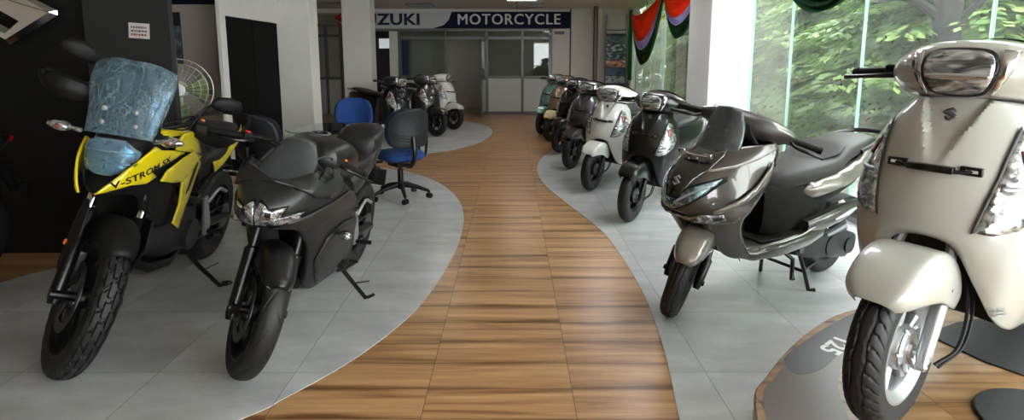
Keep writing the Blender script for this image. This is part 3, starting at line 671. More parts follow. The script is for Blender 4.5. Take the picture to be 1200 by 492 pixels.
P_CREAM = mat('cream_paint', (.80, .70, .52), .3, .1, 1, .05); P_LTURQ = mat('light_turquoise_paint', (.50, .74, .72), .3, .1, 1, .05)
near = make_scooter(P_PEARL, 'large pearl beige scooter on the raised round podium in the right foreground', None, 1, True)
place(near, 1.215, 1.69, .2, -145, 1.126, 1.)
ROW = 'scooters in the row along the windows'
SRC_P = P_BLACK
src = make_scooter(P_BLACK, 'black scooter in the window row, right behind the bronze one', ROW, 0)
for i, (x, y, P, lab, st, fd) in enumerate([
        (1.0, 4.66, P_BLACK, 'glossy black scooter in the window row, next behind the big bronze scooter', 4, None),
        (.83, 5.80, P_WHITE, 'pearl white scooter in the window row between a black and a grey one', 2, None),
        (.74, 7.00, P_GREY, 'metallic grey scooter in the window row just beyond the white one', 3, None),
        (.70, 8.25, P_BLACK, 'black scooter in the window row between the grey one and the beige one', 0, None),
        (.64, 9.40, P_BEIGE, 'tan scooter with a cream front fender in the window row', 2, P_CREAM),
        (.55, 10.3, P_TURQ, 'mint green scooter with turquoise fender at the far end of the window row', 3, P_LTURQ)]):
    o = src if i == 0 else scooter_copy(src, P, lab, ROW, st, fd)
    if i == 0: o['label'] = lab
    place(o, x, y, .003, -124, 1.0, 5)
BACK = 'scooters parked at the far left'
for x, y, P, lab in [(-1.36, 10.0, P_GREY, 'metallic grey scooter at the far left between the navy and the white one'),
                     (-1.16, 11.0, P_WHITE, 'white scooter at the far left, nearest the glazed partition'),
                     (-1.72, 9.0, P_NAVY, 'dark navy scooter at the far left behind the blue office chair')]:
    o = scooter_copy(src, P, lab, BACK, 8); place(o, x, y, .003, -43, 1.0, 5)
# podium under the pearl scooter
M_WOODR = wood_mat('podium_wood', .80, .12)
pod = [(.60, -.6), (.62, .5), (.70, 1.3), (.83, 1.78), (.94, 1.94), (1.14, 2.16), (1.33, 2.33), (1.55, 2.48), (1.95, 2.62), (2.4, 2.6), (2.7, 2.3), (2.8, 1.6), (2.8, .4), (2.75, -.6), (2.2, -1.0), (1.2, -1.0)]
b = MB(); b.prism(crc(pod, 5), 0.004, .199, ax='z')
pd = tag(b.build('display_podium', M_WOODR, None, bevel=.006), 'low round wood topped display podium under the pearl scooter', 'podium')
def pz(px, py, z=.2):
    a = (px-600)/660; q = -(py-167)/660; d = (a, cos(.145925)+q*sin(.145925), -sin(.145925)+q*cos(.145925)); t = (z-1.36)/d[2]; return (a*t, d[1]*t)
# dark printed band with the upside down number, grey sweep beside it
M_BAND = mat('charcoal_print', (.20, .205, .21), .35); M_SWEEP = mat('grey_print', (.38, .34, .315), .3)
b = MB(); b.prism(crc([(.66, .9), (.735, 1.3), (.86, 1.78), (.97, 1.93), (1.165, 2.14), (1.35, 2.305), (1.50, 2.40), (1.47, 2.22), (1.24, 1.98), (1.11, 1.72), (1.03, 1.3), (.97, .85), (.80, .72)], 4), .1992, .2002, ax='z'); b.build('grey_sweep', M_SWEEP, pd, smooth=False)
b = MB(); b.prism(crc([pz(*q) for q in ((919, 424), (921, 417), (940, 402), (968, 384), (1010, 364), (1040, 372), (1015, 398), (985, 414), (965, 431), (945, 438), (928, 436))], 4), .2002, .2008, ax='z'); b.build('printed_band', M_BAND, pd, smooth=False)
p1, p2 = pz(962, 417), pz(992, 396); an = atan2(p2[1]-p1[1], p2[0]-p1[0]); v, f = text_mesh('125', .105, .003, 1.15, 1.0); c_, s_ = cos(an+pi), sin(an+pi)
o0 = (p1[0]*.42+p2[0]*.58, p1[1]*.42+p2[1]*.58)
b = MB(); b.add([(o0[0]+a*c_-q*s_, o0[1]+a*s_+q*c_, .2012) for a, q in v], f); b.build('lettering', M_WTXT, pd, smooth=False)
b = MB(); b.prism([pz(*q) for q in ((1085, 392), (1120, 379), (1200, 365), (1290, 380), (1300, 430), (1200, 441), (1152, 424))], .2, .206, ax='z'); tag(b.build('rubber_mat', mat('black_rubber_mat', (.13, .13, .135), .6), smooth=False, bevel=.002), 'dark rubber mat lying on the podium under the pearl scooter', 'mat')
b = MB(); c0 = pz(1245, 505); b.prism([(c0[0]+.22*cos(2*pi*k/40), c0[1]+.22*sin(2*pi*k/40)) for k in range(40)], .2, .212, ax='z'); rd = tag(b.build('round_base_plate', mat('black_rubber_mat', (.13, .13, .135), .6), smooth=False, bevel=.004), 'black round base plate at the bottom right corner on the podium', 'base plate')
# ================================================================ outdoors beyond the windows
M_LEAF = N('leaf_green'); g = M_LEAF; v = g.obj(); nt = g.n('ShaderNodeTexNoise', i_Scale=2.2, i_Detail=2.0); g.l(v, nt.inputs['Vector'])
gi = g.n('ShaderNodeNewGeometry'); mxr = g.n('ShaderNodeMath', operation='ADD'); g.l(nt.outputs['Fac'], mxr.inputs[0]); m_ = g.n('ShaderNodeMath', operation='MULTIPLY'); g.l(gi.outputs['Random Per Island'], m_.inputs[0]); m_.inputs[1].default_value = .35; g.l(m_.outputs[0], mxr.inputs[1])
g.l(g.ramp(mxr.outputs[0], [(.35, lin((.16, .26, .13))), (.6, lin((.34, .46, .24))), (.95, lin((.56, .66, .38)))]), g.p.inputs['Base Color']); g.p.inputs['Roughness'].default_value = .5; g.p.inputs['Transmission Weight'].default_value = 0
tl = g.n('ShaderNodeBsdfTranslucent'); tl.inputs[0].default_value = lin((.40, .55, .24)); ms = g.n('ShaderNodeMixShader', i_Fac=.35) if False else g.n('ShaderNodeMixShader'); ms.inputs[0].default_value = .35
g.l(g.p.outputs[0], ms.inputs[1]); g.l(tl.outputs[0], ms.inputs[2]); g.l(ms.outputs[0], g.out.inputs[0]); M_LEAF = g.m
M_BARK = mat('grey_bark', (.30, .27, .23), .9, noise=.35, nscale=9, bump=.5)
M_BARKD = mat('dark_bark', (.085, .078, .07), .9, noise=.35, nscale=9, bump=.5)
def foliage(rng, n_fans, rad, z0, z1, leaf=.055, per=60, cone=False):
    """drooping fans of small leaves on an ellipsoid or cone of sprays"""
    b = MB(); vs = []; fs = []
    for i in range(n_fans):
        t = rng.random(); zz = z0+(z1-z0)*t; prof = (1-t)**.6 if cone else sqrt(max(.02, 1-(2*t-1)**2)); a = rng.random()*2*pi
        rr = rad*prof*(.55+.5*rng.random()); d = Vector((cos(a), sin(a), -.12-.25*rng.random())).normalized(); side = Vector((-sin(a), cos(a), 0)); L = rad*(.35+.3*rng.random())
        c = Vector((cos(a)*(rr-L*.5), sin(a)*(rr-L*.5), zz))
        nrm = d.cross(side); nrm = nrm if nrm.z > 0 else -nrm; tilt = (rng.random()-.5)*.5
        for k in range(per):
            u = (k+rng.random())/per; sg_ = 1 if k % 2 else -1; wv = sg_*rng.random()*(.55*sin(pi*min(1, u*.9+.1))+.06)*L*.8
            p = c+d*(u*L)+side*wv+Vector((0, 0, -.22*u*u*L-abs(wv)*.30+wv*tilt+(rng.random()-.5)*.03))
            ld = (d*.8+side*sg_*(.4+.6*rng.random())+Vector((0, 0, -.25+(rng.random()-.5)*.5))).normalized(); ls = ld.cross(nrm+Vector((rng.random()-.5, rng.random()-.5, 0))*.9).normalized()
            s = leaf*(.7+.7*rng.random()); o = len(vs)
            vs += [p, p+ld*s*.5+ls*s*.24, p+ld*s, p+ld*s*.5-ls*s*.24]; fs.append((o, o+1, o+2, o+3))
    b.add(vs, fs); return b
def tree_proto(seed, rad, z0, z1, fans, per, leaf, trunk_r, bark, cone=False, lean=0):
    rng = random.Random(seed); r = empty('tree', 'x', 'tree')
    foliage(rng, fans, rad, z0, z1, leaf, per, cone).build('foliage', M_LEAF, r, smooth=False)
    b = MB(); b.tube([(0, 0, -.1), (.03, 0, z0*.6), (-.04+lean*.4, .05, (z0+z1)/2), (lean, 0, z1*.93)], [trunk_r*1.15, trunk_r, trunk_r*.7, trunk_r*.2], 10, 3)
    for k in range(9):
        a = k*2.4; zz = z0+(z1-z0)*(.1+.07*k); e = rad*.65*(1-.06*k); b.tube([(0, 0, zz), (cos(a)*e*.5, sin(a)*e*.5, zz+.2), (cos(a)*e, sin(a)*e, zz+.15)], [trunk_r*.4, trunk_r*.22, trunk_r*.06], 6, 2)
    b.build('trunk', bark, r); return r
TR = 'leafy trees outside the windows'
protos = [tree_proto(1, 1.5, .5, 3.6, 300, 90, .12, .09, M_BARK), tree_proto(2, 2.4, 1.0, 7.0, 420, 90, .17, .16, M_BARK), tree_proto(3, 1.9, .4, 4.6, 330, 110, .12, .1, M_BARKD, True)]
spots = [(1, 5.7, 12.6, .9, 'tall tree outside, seen just right of the white window column'), (2, 5.5, 9.6, .9, 'layered drooping tree outside behind the second window joint'), (0, 5.6, 7.2, 1.05, 'low bushy tree outside behind the bronze scooter seat'),
         (2, 7.4, 7.3, .95, 'spreading tree outside left of the pearl scooter headlight'), (1, 9.6, 13.5, 1.0, 'tall background tree outside, deep behind the layered tree'), (0, 6.6, 5.7, 1.0, 'bushy tree outside at the left edge of the pearl scooter handlebar'),
         (1, 10.5, 9.0, .95, 'tall pale tree outside in the gap beside the dark trunk'), (2, 8.0, 4.6, .9, 'drooping tree outside behind the pearl scooter headlight'), (0, 5.4, 18.5, 1.2, 'bushy tree outside behind the sheer curtains'), (1, 8.5, 20.5, 1.1, 'tall tree outside seen through the far windows'), (1, 8.8, 3.6, .8, 'tree outside at the right edge behind the pearl scooter'), (2, 5.2, 14.8, 1.0, 'leafy tree outside seen beside the tricolour drapes')]
for i_, (x_, y_) in enumerate(((13.5, 6.2), (14.2, 10.2), (14.6, 13.4), (11.5, 20.5), (12.0, 23.5), (13.0, 2.6), (10.2, 26.8))):
    spots.append((1, x_, y_, 1.25+.1*(i_ % 3), ['big background tree outside, first from the right picture edge side', 'big background tree outside, deep behind the spreading tree', 'big background tree outside deep behind the second glass joint', 'big background tree outside deep beside the right window column', 'big background tree outside at the far end of the garden', 'big background tree outside behind the right picture edge', 'big background tree outside beyond the sheer curtain'][i_]))
seen = set()
for i, (k, x, y, s, lab) in enumerate(spots):
    o = protos[k] if k not in seen else dup(protos[k]); seen.add(k)
    tag(o, lab, 'tree', TR); o.location = (x, y, -.35); o.rotation_euler = (0, 0, i*1.7); o.scale = (s, s, s)
b = MB(); b.tube([(4.55, 6.0, -.35), (4.57, 5.98, 1.0), (4.52, 5.98, 2.2), (4.66, 6.02, 4.2)], [.17, .13, .125, .10], 12, 4); b.tube([(4.52, 5.99, 1.75), (4.15, 6.05, 2.0), (3.8, 6.1, 1.95)], [.06, .04, .015], 8, 4); b.tube([(4.53, 5.98, 1.6), (4.75, 5.8, 2.0), (5.1, 5.6, 2.7)], [.06, .045, .03], 8, 4)
tt = b.build('bare_tree', M_BARKD); tag(tt, 'thick dark bare tree trunk outside above the pearl scooter headlight', 'tree')
struct(MB().box((XW+.25, -8, -.5), (30, 40, -.35)), 'ground_outside', mat('garden_ground', (.36, .37, .30), .9, noise=.3, nscale=3), smooth=False)
# made-up pale lumps standing in for scooters parked outside the window
def scooter_stand_in(seed, x, y, s):
    rng = random.Random(seed); b = MB(); b.ball((0, 0, 0), s, 14, (1, 1.2, .7)); b.v = [tuple(Vector(q)*(1+.18*(rng.random()-.5))) for q in b.v]; o = b.build('rock', mat('garden_stone', (.55, .55, .53), .85, noise=.2, nscale=8), ang=25)
    o.location = (x, y, -.35+s*.5); return o
for i, (x, y, s) in enumerate(((4.3, 6.9, .36), (4.0, 6.0, .30), (4.7, 6.2, .42), (4.2, 5.1, .33))):
    tag(scooter_stand_in(i, x, y, s), ['large pale garden stone outside behind the bronze scooter handlebar', 'small pale stone outside near the window behind the bronze scooter', 'largest pale stone outside under the layered tree', 'pale stone outside behind the bronze scooter seat'][i], 'rock', 'garden stones outside the window')
# ================================================================ big bronze maxi scooter
P_BRONZE = mat('bronze_grey_paint', (.285, .268, .25), .3, .5, 1, .05)
P_BRONZL = mat('light_bronze_trim', (.53, .505, .475), .3, .5, 1, .05)  # also colours the painted crease highlights on the fairing
P_BEAK = mat('dark_gloss_beak', (.13, .11, .10), .12, .3, 1, .03)
M_BRPL = mat('brown_grey_plastic', (.085, .078, .074), .5, spec=.22)
def make_maxi():
    r = empty('maxi_scooter', 'big bronze grey maxi scooter with wrapped windscreen and long stepped seat', 'scooter')
    SM = steer_M(33, -.045, .2335, 26.5)
    fw = wheel(r, 0, .2335, .095, .155, M_BLKP, tread_scooter, 260, 36, 5, (.05, .035), 'front_wheel', SM, disc=(.10, -.055))
    b = MB(); dv = Vector((-sin(R(26.5)), 0, cos(R(26.5))))
    for s in (-1, 1):
        a = Vector((0, s*.078, .2335)); b.tube([a-dv*.04, a, a+dv*.12, a+dv*.13], [.016, .024, .026, .019], 12); b.bar(a+dv*.12, a+dv*.34-Vector((0, s*.02, 0)), .018, 10); b.bar(a+Vector((0, s*.03, 0)), a-Vector((0, s*.02, 0)), .014, 8)
        b.box((-.075, s*.078-.012, .20), (-.02, s*.078+.012, .25))
    b.build('fork', M_SATIN, r, M=SM)
    rows = []
    for a_, r0, sk, wd in ((38, .262, .03, .03), (46, .275, .05, .056), (62, .282, .08, .076), (85, .284, .10, .084), (108, .284, .115, .088), (130, .280, .10, .084), (150, .270, .06, .07)):
        a = R(a_); rows.append([((r0-(.004*q*q if q < .7 else .006)-t*sk)*cos(a), wd*q, .2335+(r0-(.004*q*q if q < .7 else .006)-t*sk)*sin(a)) for q, t in ((0, 0), (.45, .02), (.80, .10), (.98, .5), (1.0, 1.0))])
    b = MB(); b.patch(rows, 4, 4); b.build('front_fender', P_BRONZL, r, M=SM, solid=.004)
    # fairing
    rows = [[(-.165, 0, .895), (-.172, .06, .897), (-.20, .11, .905), (-.26, .15, .915), (-.33, .18, .92), (-.41, .195, .925)],
            [(-.06, 0, .84), (-.072, .065, .842), (-.105, .12, .845), (-.18, .165, .855), (-.285, .20, .87), (-.41, .215, .89)],
            [(.03, 0, .775), (.018, .06, .772), (-.015, .115, .765), (-.10, .17, .77), (-.225, .215, .79), (-.35, .238, .82)],
            [(.08, 0, .70), (.068, .055, .698), (.03, .11, .685), (-.045, .17, .68), (-.15, .222, .69), (-.265, .248, .71)],
            [(.095, 0, .625), (.083, .05, .625), (.048, .10, .613), (-.02, .16, .60), (-.10, .208, .59), (-.185, .238, .605)],
            [(.06, 0, .578), (.05, .05, .573), (.02, .09, .56), (-.04, .145, .53), (-.105, .185, .515), (-.175, .215, .525)],
            [(-.02, 0, .56), (-.025, .05, .55), (-.05, .085, .505), (-.095, .125, .445), (-.16, .160, .42), (-.225, .195, .435)],
            [(-.10, 0, .545), (-.105, .045, .525), (-.125, .08, .445), (-.16, .115, .36), (-.225, .150, .325), (-.31, .185, .335)]]
    b = MB(); b.patch(rows, 6, 6); fb = b.bvh(); b.build('front_fairing', P_BRONZE, r, solid=.006)
    b = drape(fb, [(0, .90), (.095, .898), (.115, .86), (.105, .80), (.075, .755), (.06, .715), (.035, .655), (0, .63), (-.035, .655), (-.06, .715), (-.075, .755), (-.105, .80), (-.115, .86), (-.095, .898)], 'front', .004, .018); b.build('front_beak', P_BEAK, r, solid=.006, soff=1)
    b = drape(fb, [(y, .735+z) for y, z in s_logo(.046)], 'front', .012, .008); b.build('emblem', M_SIL, r, solid=.002, soff=1)
    for s in (-1, 1):
        b = drape(fb, [(s*y, z) for y, z in ((.0, .672), (.035, .668), (.066, .722), (.165, .776), (.172, .755), (.135, .69), (.085, .632), (.03, .60), (0, .598))], 'front', .004, .014); b.build('lamp_surround', M_BLKP, r, solid=.006, soff=1)
        b = drape(fb, [(s*y, z) for y, z in ((.003, .655), (.032, .655), (.068, .71), (.158, .764), (.150, .735), (.125, .692), (.08, .642), (.03, .612), (.003, .610))], 'front', .009, .011); hl = b.build('headlight', M_LENSB, r, solid=.006, soff=1)
        b = drape(fb, [(s*y, z) for y, z in ((.02, .640), (.075, .690), (.14, .742), (.14, .735), (.08, .680), (.025, .630))], 'front', .017, .01); b.build('lamp_rib', M_SIL, hl, solid=.003, soff=1)
        side = 'left' if s > 0 else 'right'
        b = drape(fb, [(.055, .565), (.02, .60), (-.12, .665), (-.24, .735), (-.36, .84), (-.385, .86), (-.35, .80), (-.26, .69), (-.17, .59), (-.12, .56), (-.05, .545), (.02, .535)], side, .002, .022); b.build('side_wing', P_BRONZL if False else P_BRONZE, r, solid=.014, soff=1)
        b = drape(fb, [(-.02, .615), (-.13, .672), (-.23, .74), (-.34, .84), (-.33, .80), (-.23, .705), (-.13, .642), (-.02, .593)], side, .0165, .02); b.build('bright_line', P_BRONZL, r, solid=.003, soff=1)  # crease highlight painted on as a lighter strip
        b = drape(fb, [(-.02, .80), (-.14, .825), (-.28, .865), (-.40, .905), (-.40, .897), (-.28, .855), (-.14, .815), (-.02, .79)], side, .003, .02); b.build('upper_line', P_BRONZL, r, solid=.003, soff=1)  # upper crease highlight, likewise a lighter painted strip
        b = drape(fb, [(.05, .575), (.02, .595), (-.06, .60), (-.075, .575), (-.03, .555), (.03, .552)], side, .017, .014); b.build('indicator', M_LENS, r, solid=.004, soff=1)
    # plate bracket wrapped at the foot of the screen
    b = MB(); b.tube([(-.045, -.09, .868), (-.03, -.03, .862), (-.03, .03, .862), (-.045, .09, .868)], .009, 8, 3); b.box((-.04, -.035, .845), (-.022, .035, .866)); 
    for s in (-1, 1): b.box((-.055, s*.085-.022, .855), (-.037, s*.085+.022, .880))
    b.build('plate_bracket', M_CHR, r, bevel=.003)
    # windscreen with film
    sc = [[(-.245, 0, 1.10), (-.25, .05, 1.096), (-.275, .085, 1.075)], [(-.215, 0, 1.02), (-.222, .07, 1.016), (-.262, .118, 1.0)], [(-.155, 0, .92), (-.168, .08, .92), (-.222, .138, .915)], [(-.135, 0, .885), (-.15, .08, .885), (-.205, .138, .89)]]
    b = MB(); b.patch(sc, 5, 5); wb = b.bvh(); ws = b.build('windscreen', mat('smoked_screen', (.05, .055, .06), .12, coat=1), r, solid=.005)
    b = MB(); b.patch([[(x+.008+.004*sin(30*z), y*1.05, z+(.02 if i == 0 else 0)) for x, y, z in rw] for i, rw in enumerate(sc)], 6, 6); b.build('wrap', M_FILMC, ws)
    for s in (-1, 1):
        b = MB(); b.ball((-.205, s*.055, .985), .008, 8); b.build('screw', M_STEEL, ws)
    # handlebar cowl, grips
    b = MB(); b.loft([ring((x, y, z), hx, hz, 18, .75, 'y') for y, x, z, hx, hz in ((-.225, -.445, .985, .03, .025), (-.19, -.43, .99, .055, .045), (-.11, -.40, 1.0, .08, .065), (0, -.385, 1.0, .095, .07), (.11, -.40, 1.0, .08, .065), (.19, -.43, .99, .055, .045), (.225, -.445, .985, .03, .025))]); b.build('handlebar_cowl', mat('brown_grey_cowl', (.24, .22, .21), .4, .2), r, M=SM)
    for s in (-1, 1):
        b = MB(); b.loft([ring((x, s*y, z), hx, hz, 14, .7, 'y') for y, x, z, hx, hz in ((.12, -.40, 1.015, .055, .045), (.19, -.425, 1.0, .052, .042), (.245, -.45, .985, .035, .032))]); b.build('cowl_cover', P_BRONZE, r, M=SM)
        b = MB(); b.tube([(-.45, s*.23, .982), (-.465, s*.28, .978), (-.48, s*.365, .97)], [.019, .018, .018], 12); b.tube([(-.48, s*.365, .97), (-.482, s*.385, .969)], [.022, .020], 10); b.build('grip', M_BLKP, r, M=SM)
        b = MB(); b.tube([(-.415, s*.235, .975), (-.375, s*.27, .968), (-.37, s*.33, .962), (-.395, s*.40, .95)], [.011, .009, .008, .008], 8, 4); b.build('brake_lever', M_SATIN, r, M=SM)
    b = MB(); b.patch([[(-.31, 0, 1.035), (-.31, .06, 1.03), (-.32, .10, 1.01)], [(-.29, 0, .97), (-.295, .08, .965), (-.32, .13, .955)], [(-.30, 0, .91), (-.305, .09, .91), (-.34, .15, .91)]], 4, 4); b.build('dash_cover', M_BLKP, r, solid=.01)
    b = MB(); b.tube([(-.33, -.14, .93), (-.33, -.135, 1.03), (-.35, -.12, 1.05)], .006, 6, 3); b.build('hose', M_BLKP, r)
    # leg shield, floor, body
    b = MB(); b.patch([[(-.42, 0, .93), (-.42, .10, .93), (-.412, .195, .925)], [(-.42, 0, .82), (-.41, .12, .82), (-.35, .236, .82)], [(-.36, 0, .70), (-.34, .13, .70), (-.265, .245, .71)], [(-.30, 0, .60), (-.28, .13, .60), (-.185, .236, .605)], [(-.30, 0, .46), (-.29, .13, .45), (-.225, .195, .435)], [(-.33, 0, .36), (-.33, .10, .36), (-.31, .185, .335)]], 4, 4); b.build('inner_shield', M_BRPL, r, solid=.006)
    b = MB(); b.patch([[(-.12, 0, .56), (-.13, .07, .53), (-.15, .10, .45)], [(-.25, 0, .54), (-.25, .08, .50), (-.22, .135, .38)], [(-.29, 0, .36), (-.29, .09, .34), (-.28, .15, .30)]], 3, 3); b.build('wheel_well', M_BLKP, r, solid=.004)
    b = MB(); b.loft([ring((x, 0, z), w_, h_, 24, .45) for x, z, w_, h_ in ((-.26, .335, .15, .02), (-.34, .335, .195, .045), (-.55, .335, .205, .055), (-.80, .35, .20, .06), (-.95, .375, .185, .055))]); fl = b.bvh(); b.build('floorboard', P_BRONZE, r)
    for s in (-1, 1):
        b = MB(); q = [(-.40, .05), (-.40, .17), (-.55, .185), (-.78, .175), (-.78, .12), (-.60, .10)]; b.prism([(x, s*y) for x, y in q], .386, .393, ax='z'); b.build('foot_mat', M_BRPL, r, bevel=.003)
        b = MB(); b.tube([(-.36, s*.198, .372), (-.55, s*.208, .385), (-.70, s*.206, .395), (-.80, s*.207, .42), (-.95, s*.20, .438)], .005, 6, 4); b.build('floor_trim', P_BRONZL, r)
    b = MB(); b.loft([ring((x, 0, z), w_, h_, 22, .6) for x, z, w_, h_ in ((-.50, .53, .10, .16), (-.54, .53, .135, .185), (-.68, .53, .16, .17), (-.85, .54, .165, .16), (-1.0, .57, .15, .13))]); b.build('seat_front_panel', M_BRPL, r)
    b = MB(); b.loft([ring((x, 0, z), w_, h_, 22, .62, top=.85) for x, z, w_, h_ in ((-.72, .60, .13, .07), (-.85, .60, .175, .10), (-1.05, .62, .19, .105), (-1.25, .67, .175, .10), (-1.45, .74, .13, .08), (-1.60, .79, .08, .045))]); rb_ = b.bvh(); b.build('rear_body', M_BLKP, r)
    for s, side in ((1, 'left'), (-1, 'right')):
        b = drape(rb_, [(-.74, .615), (-.80, .66), (-1.0, .69), (-1.2, .735), (-1.42, .80), (-1.58, .815), (-1.56, .775), (-1.35, .70), (-1.15, .64), (-.95, .605), (-.82, .585)], side, .004, .03); b.build('side_panel', P_BRONZL, r, solid=.012, soff=1)
        b = MB(); b.loft([ring((x, s*y, z), w_, h_, 12, .6) for x, y, z, w_, h_ in ((-.76, .175, .43, .03, .03), (-.90, .195, .445, .028, .05), (-1.05, .20, .47, .025, .05), (-1.22, .20, .50, .018, .03), (-1.30, .195, .52, .008, .012))]); b.build('lower_cowl', P_BRONZE, r)
        b = MB(); b.tube([(-.98, s*.224, .445), (-1.10, s*.228, .468), (-1.18, s*.222, .485)], [.004, .011, .006], 8, 4); b.build('badge_strip', M_SIL, r)
    b = MB(); b.loft([ring((x, 0, z), w_, h_, 22, .68) for x, z, w_, h_ in ((-.50, .665, .06, .03), (-.53, .68, .11, .06), (-.62, .69, .15, .075), (-.80, .705, .17, .07), (-.98, .725, .178, .062), (-1.08, .745, .175, .062), (-1.14, .775, .165, .066), (-1.22, .80, .155, .06), (-1.40, .83, .135, .05), (-1.52, .845, .10, .03))]); b.build('seat', M_SEATG, r)
    b = MB(); b.loft([ring((x, 0, z), w_, h_, 22, .7) for x, z, w_, h_ in ((-.88, .768, .05, .012), (-.98, .785, .13, .016), (-1.08, .81, .15, .02), (-1.14, .835, .14, .018), (-1.18, .85, .11, .01))]); b.build('back_bolster', M_SEATG, r)
    b = MB(); b.tube([(-1.30, .145, .80), (-1.48, .15, .85), (-1.64, .10, .875), (-1.68, 0, .88), (-1.64, -.10, .875), (-1.48, -.15, .85), (-1.30, -.145, .80)], .014, 8, 5); b.build('grab_rail', M_SATIN, r)
    b = MB(); b.loft([ring((x, 0, z), w_, h_, 16, .6) for x, z, w_, h_ in ((-1.56, .78, .10, .045), (-1.62, .775, .08, .04), (-1.65, .77, .04, .02))]); b.build('tail_light', M_RED, r)
    wheel(r, -1.265, .217, .10, .13, M_BLKP, tread_none, 72, 16, 5, (.05, .05), 'rear_wheel')
    b = MB(); b.loft([ring((x, y, z), w_, h_, 14, .6) for x, y, z, w_, h_ in ((-.78, .07, .30, .08, .07), (-.92, .10, .28, .075, .09), (-1.08, .11, .25, .05, .08), (-1.27, .11, .225, .05, .09), (-1.38, .11, .225, .03, .05))]); b.bar((-.9, -.10, .28), (-.9, .10, .28), .065, 14); b.bar((-1.08, .12, .25), (-1.08, .17, .25), .06, 14); b.bar((-1.27, .1, .225), (-1.27, .17, .225), .05, 14); b.build('engine', M_ENG, r)
    b = MB(); b.tube([(-.74, .10, .29), (-1.0, .13, .30), (-1.2, .16, .36)], .02, 8, 3); b.bar((-.78, .05, .28), (-.78, .17, .28), .022, 10); b.build('side_tube', M_STEEL, r)
    b = MB(); b.tube([(-.86, -.10, .22), (-1.0, -.13, .22), (-1.1, -.15, .27), (-1.6, -.17, .38)], [.02, .022, .05, .055], 14, 3); b.build('muffler', M_BLKP, r)
    b = MB(); b.patch([[(-1.20, 0, .46), (-1.2, .05, .455)], [(-1.40, 0, .50), (-1.4, .07, .49)], [(-1.58, 0, .42), (-1.58, .07, .42)], [(-1.70, 0, .28), (-1.70, .07, .28)]], 4, 2); b.build('rear_mudguard', M_BLKP, r, solid=.005)
    b = MB()
    for s in (-1, 1): b.tube([(-.84, s*.11, .25), (-.875, s*.14, .12), (-.90, s*.16, .012), (-.93, s*.18, .010)], [.012, .011, .012, .014], 8)
    b.bar((-.875, -.14, .12), (-.875, .14, .12), .010); b.bar((-.875, .13, .12), (-1.12, .05, .10), .009); b.build('centre_stand', M_SATIN, r)
    b = MB(); b.tube([(-.66, .14, .28), (-.70, .17, .24), (-.66, .20, .17), (-.645, .215, .15)], [.014, .012, .012, .016], 8); b.build('side_stand', M_SATIN, r)
    return r
maxi = make_maxi(); place(maxi, .887, 2.867, .003, -150, 1.0145, 2)
# ================================================================ black faired sport motorcycle
M_TANKP = mat('matt_black_tank', (.075, .075, .078), .38, .25, .2, .25)
def bike_rear(r, x, Rr, w, rb, hub=(.06, .06)):
    wheel(r, x, Rr, w, rb, M_WHB, tread_sport, 160, 24, 5, hub, 'rear_wheel', disc=(.11, -.07))
    b = MB()
    for s in (-1, 1): b.tube([(x+.52, s*.09, Rr+.06), (x+.2, s*.115, Rr+.03), (x, s*.115, Rr)], [.028, .03, .026], 10); b.bar((x, s*.09, Rr), (x, s*.14, Rr), .018, 10)
    b.build('swingarm', M_SATIN, r)
    b = MB(); b.tube([(x+.50, .10, Rr+.10), (x, .10, Rr+.08)], .006, 6); b.tube([(x+.50, .10, Rr-.02), (x, .10, Rr-.08)], .006, 6); b.lathe([(.02, .094), (.085, .096), (.085, .104), (.02, .106)], 30, Matrix.Translation((x, 0, Rr))); b.build('chain', M_STEEL, r)
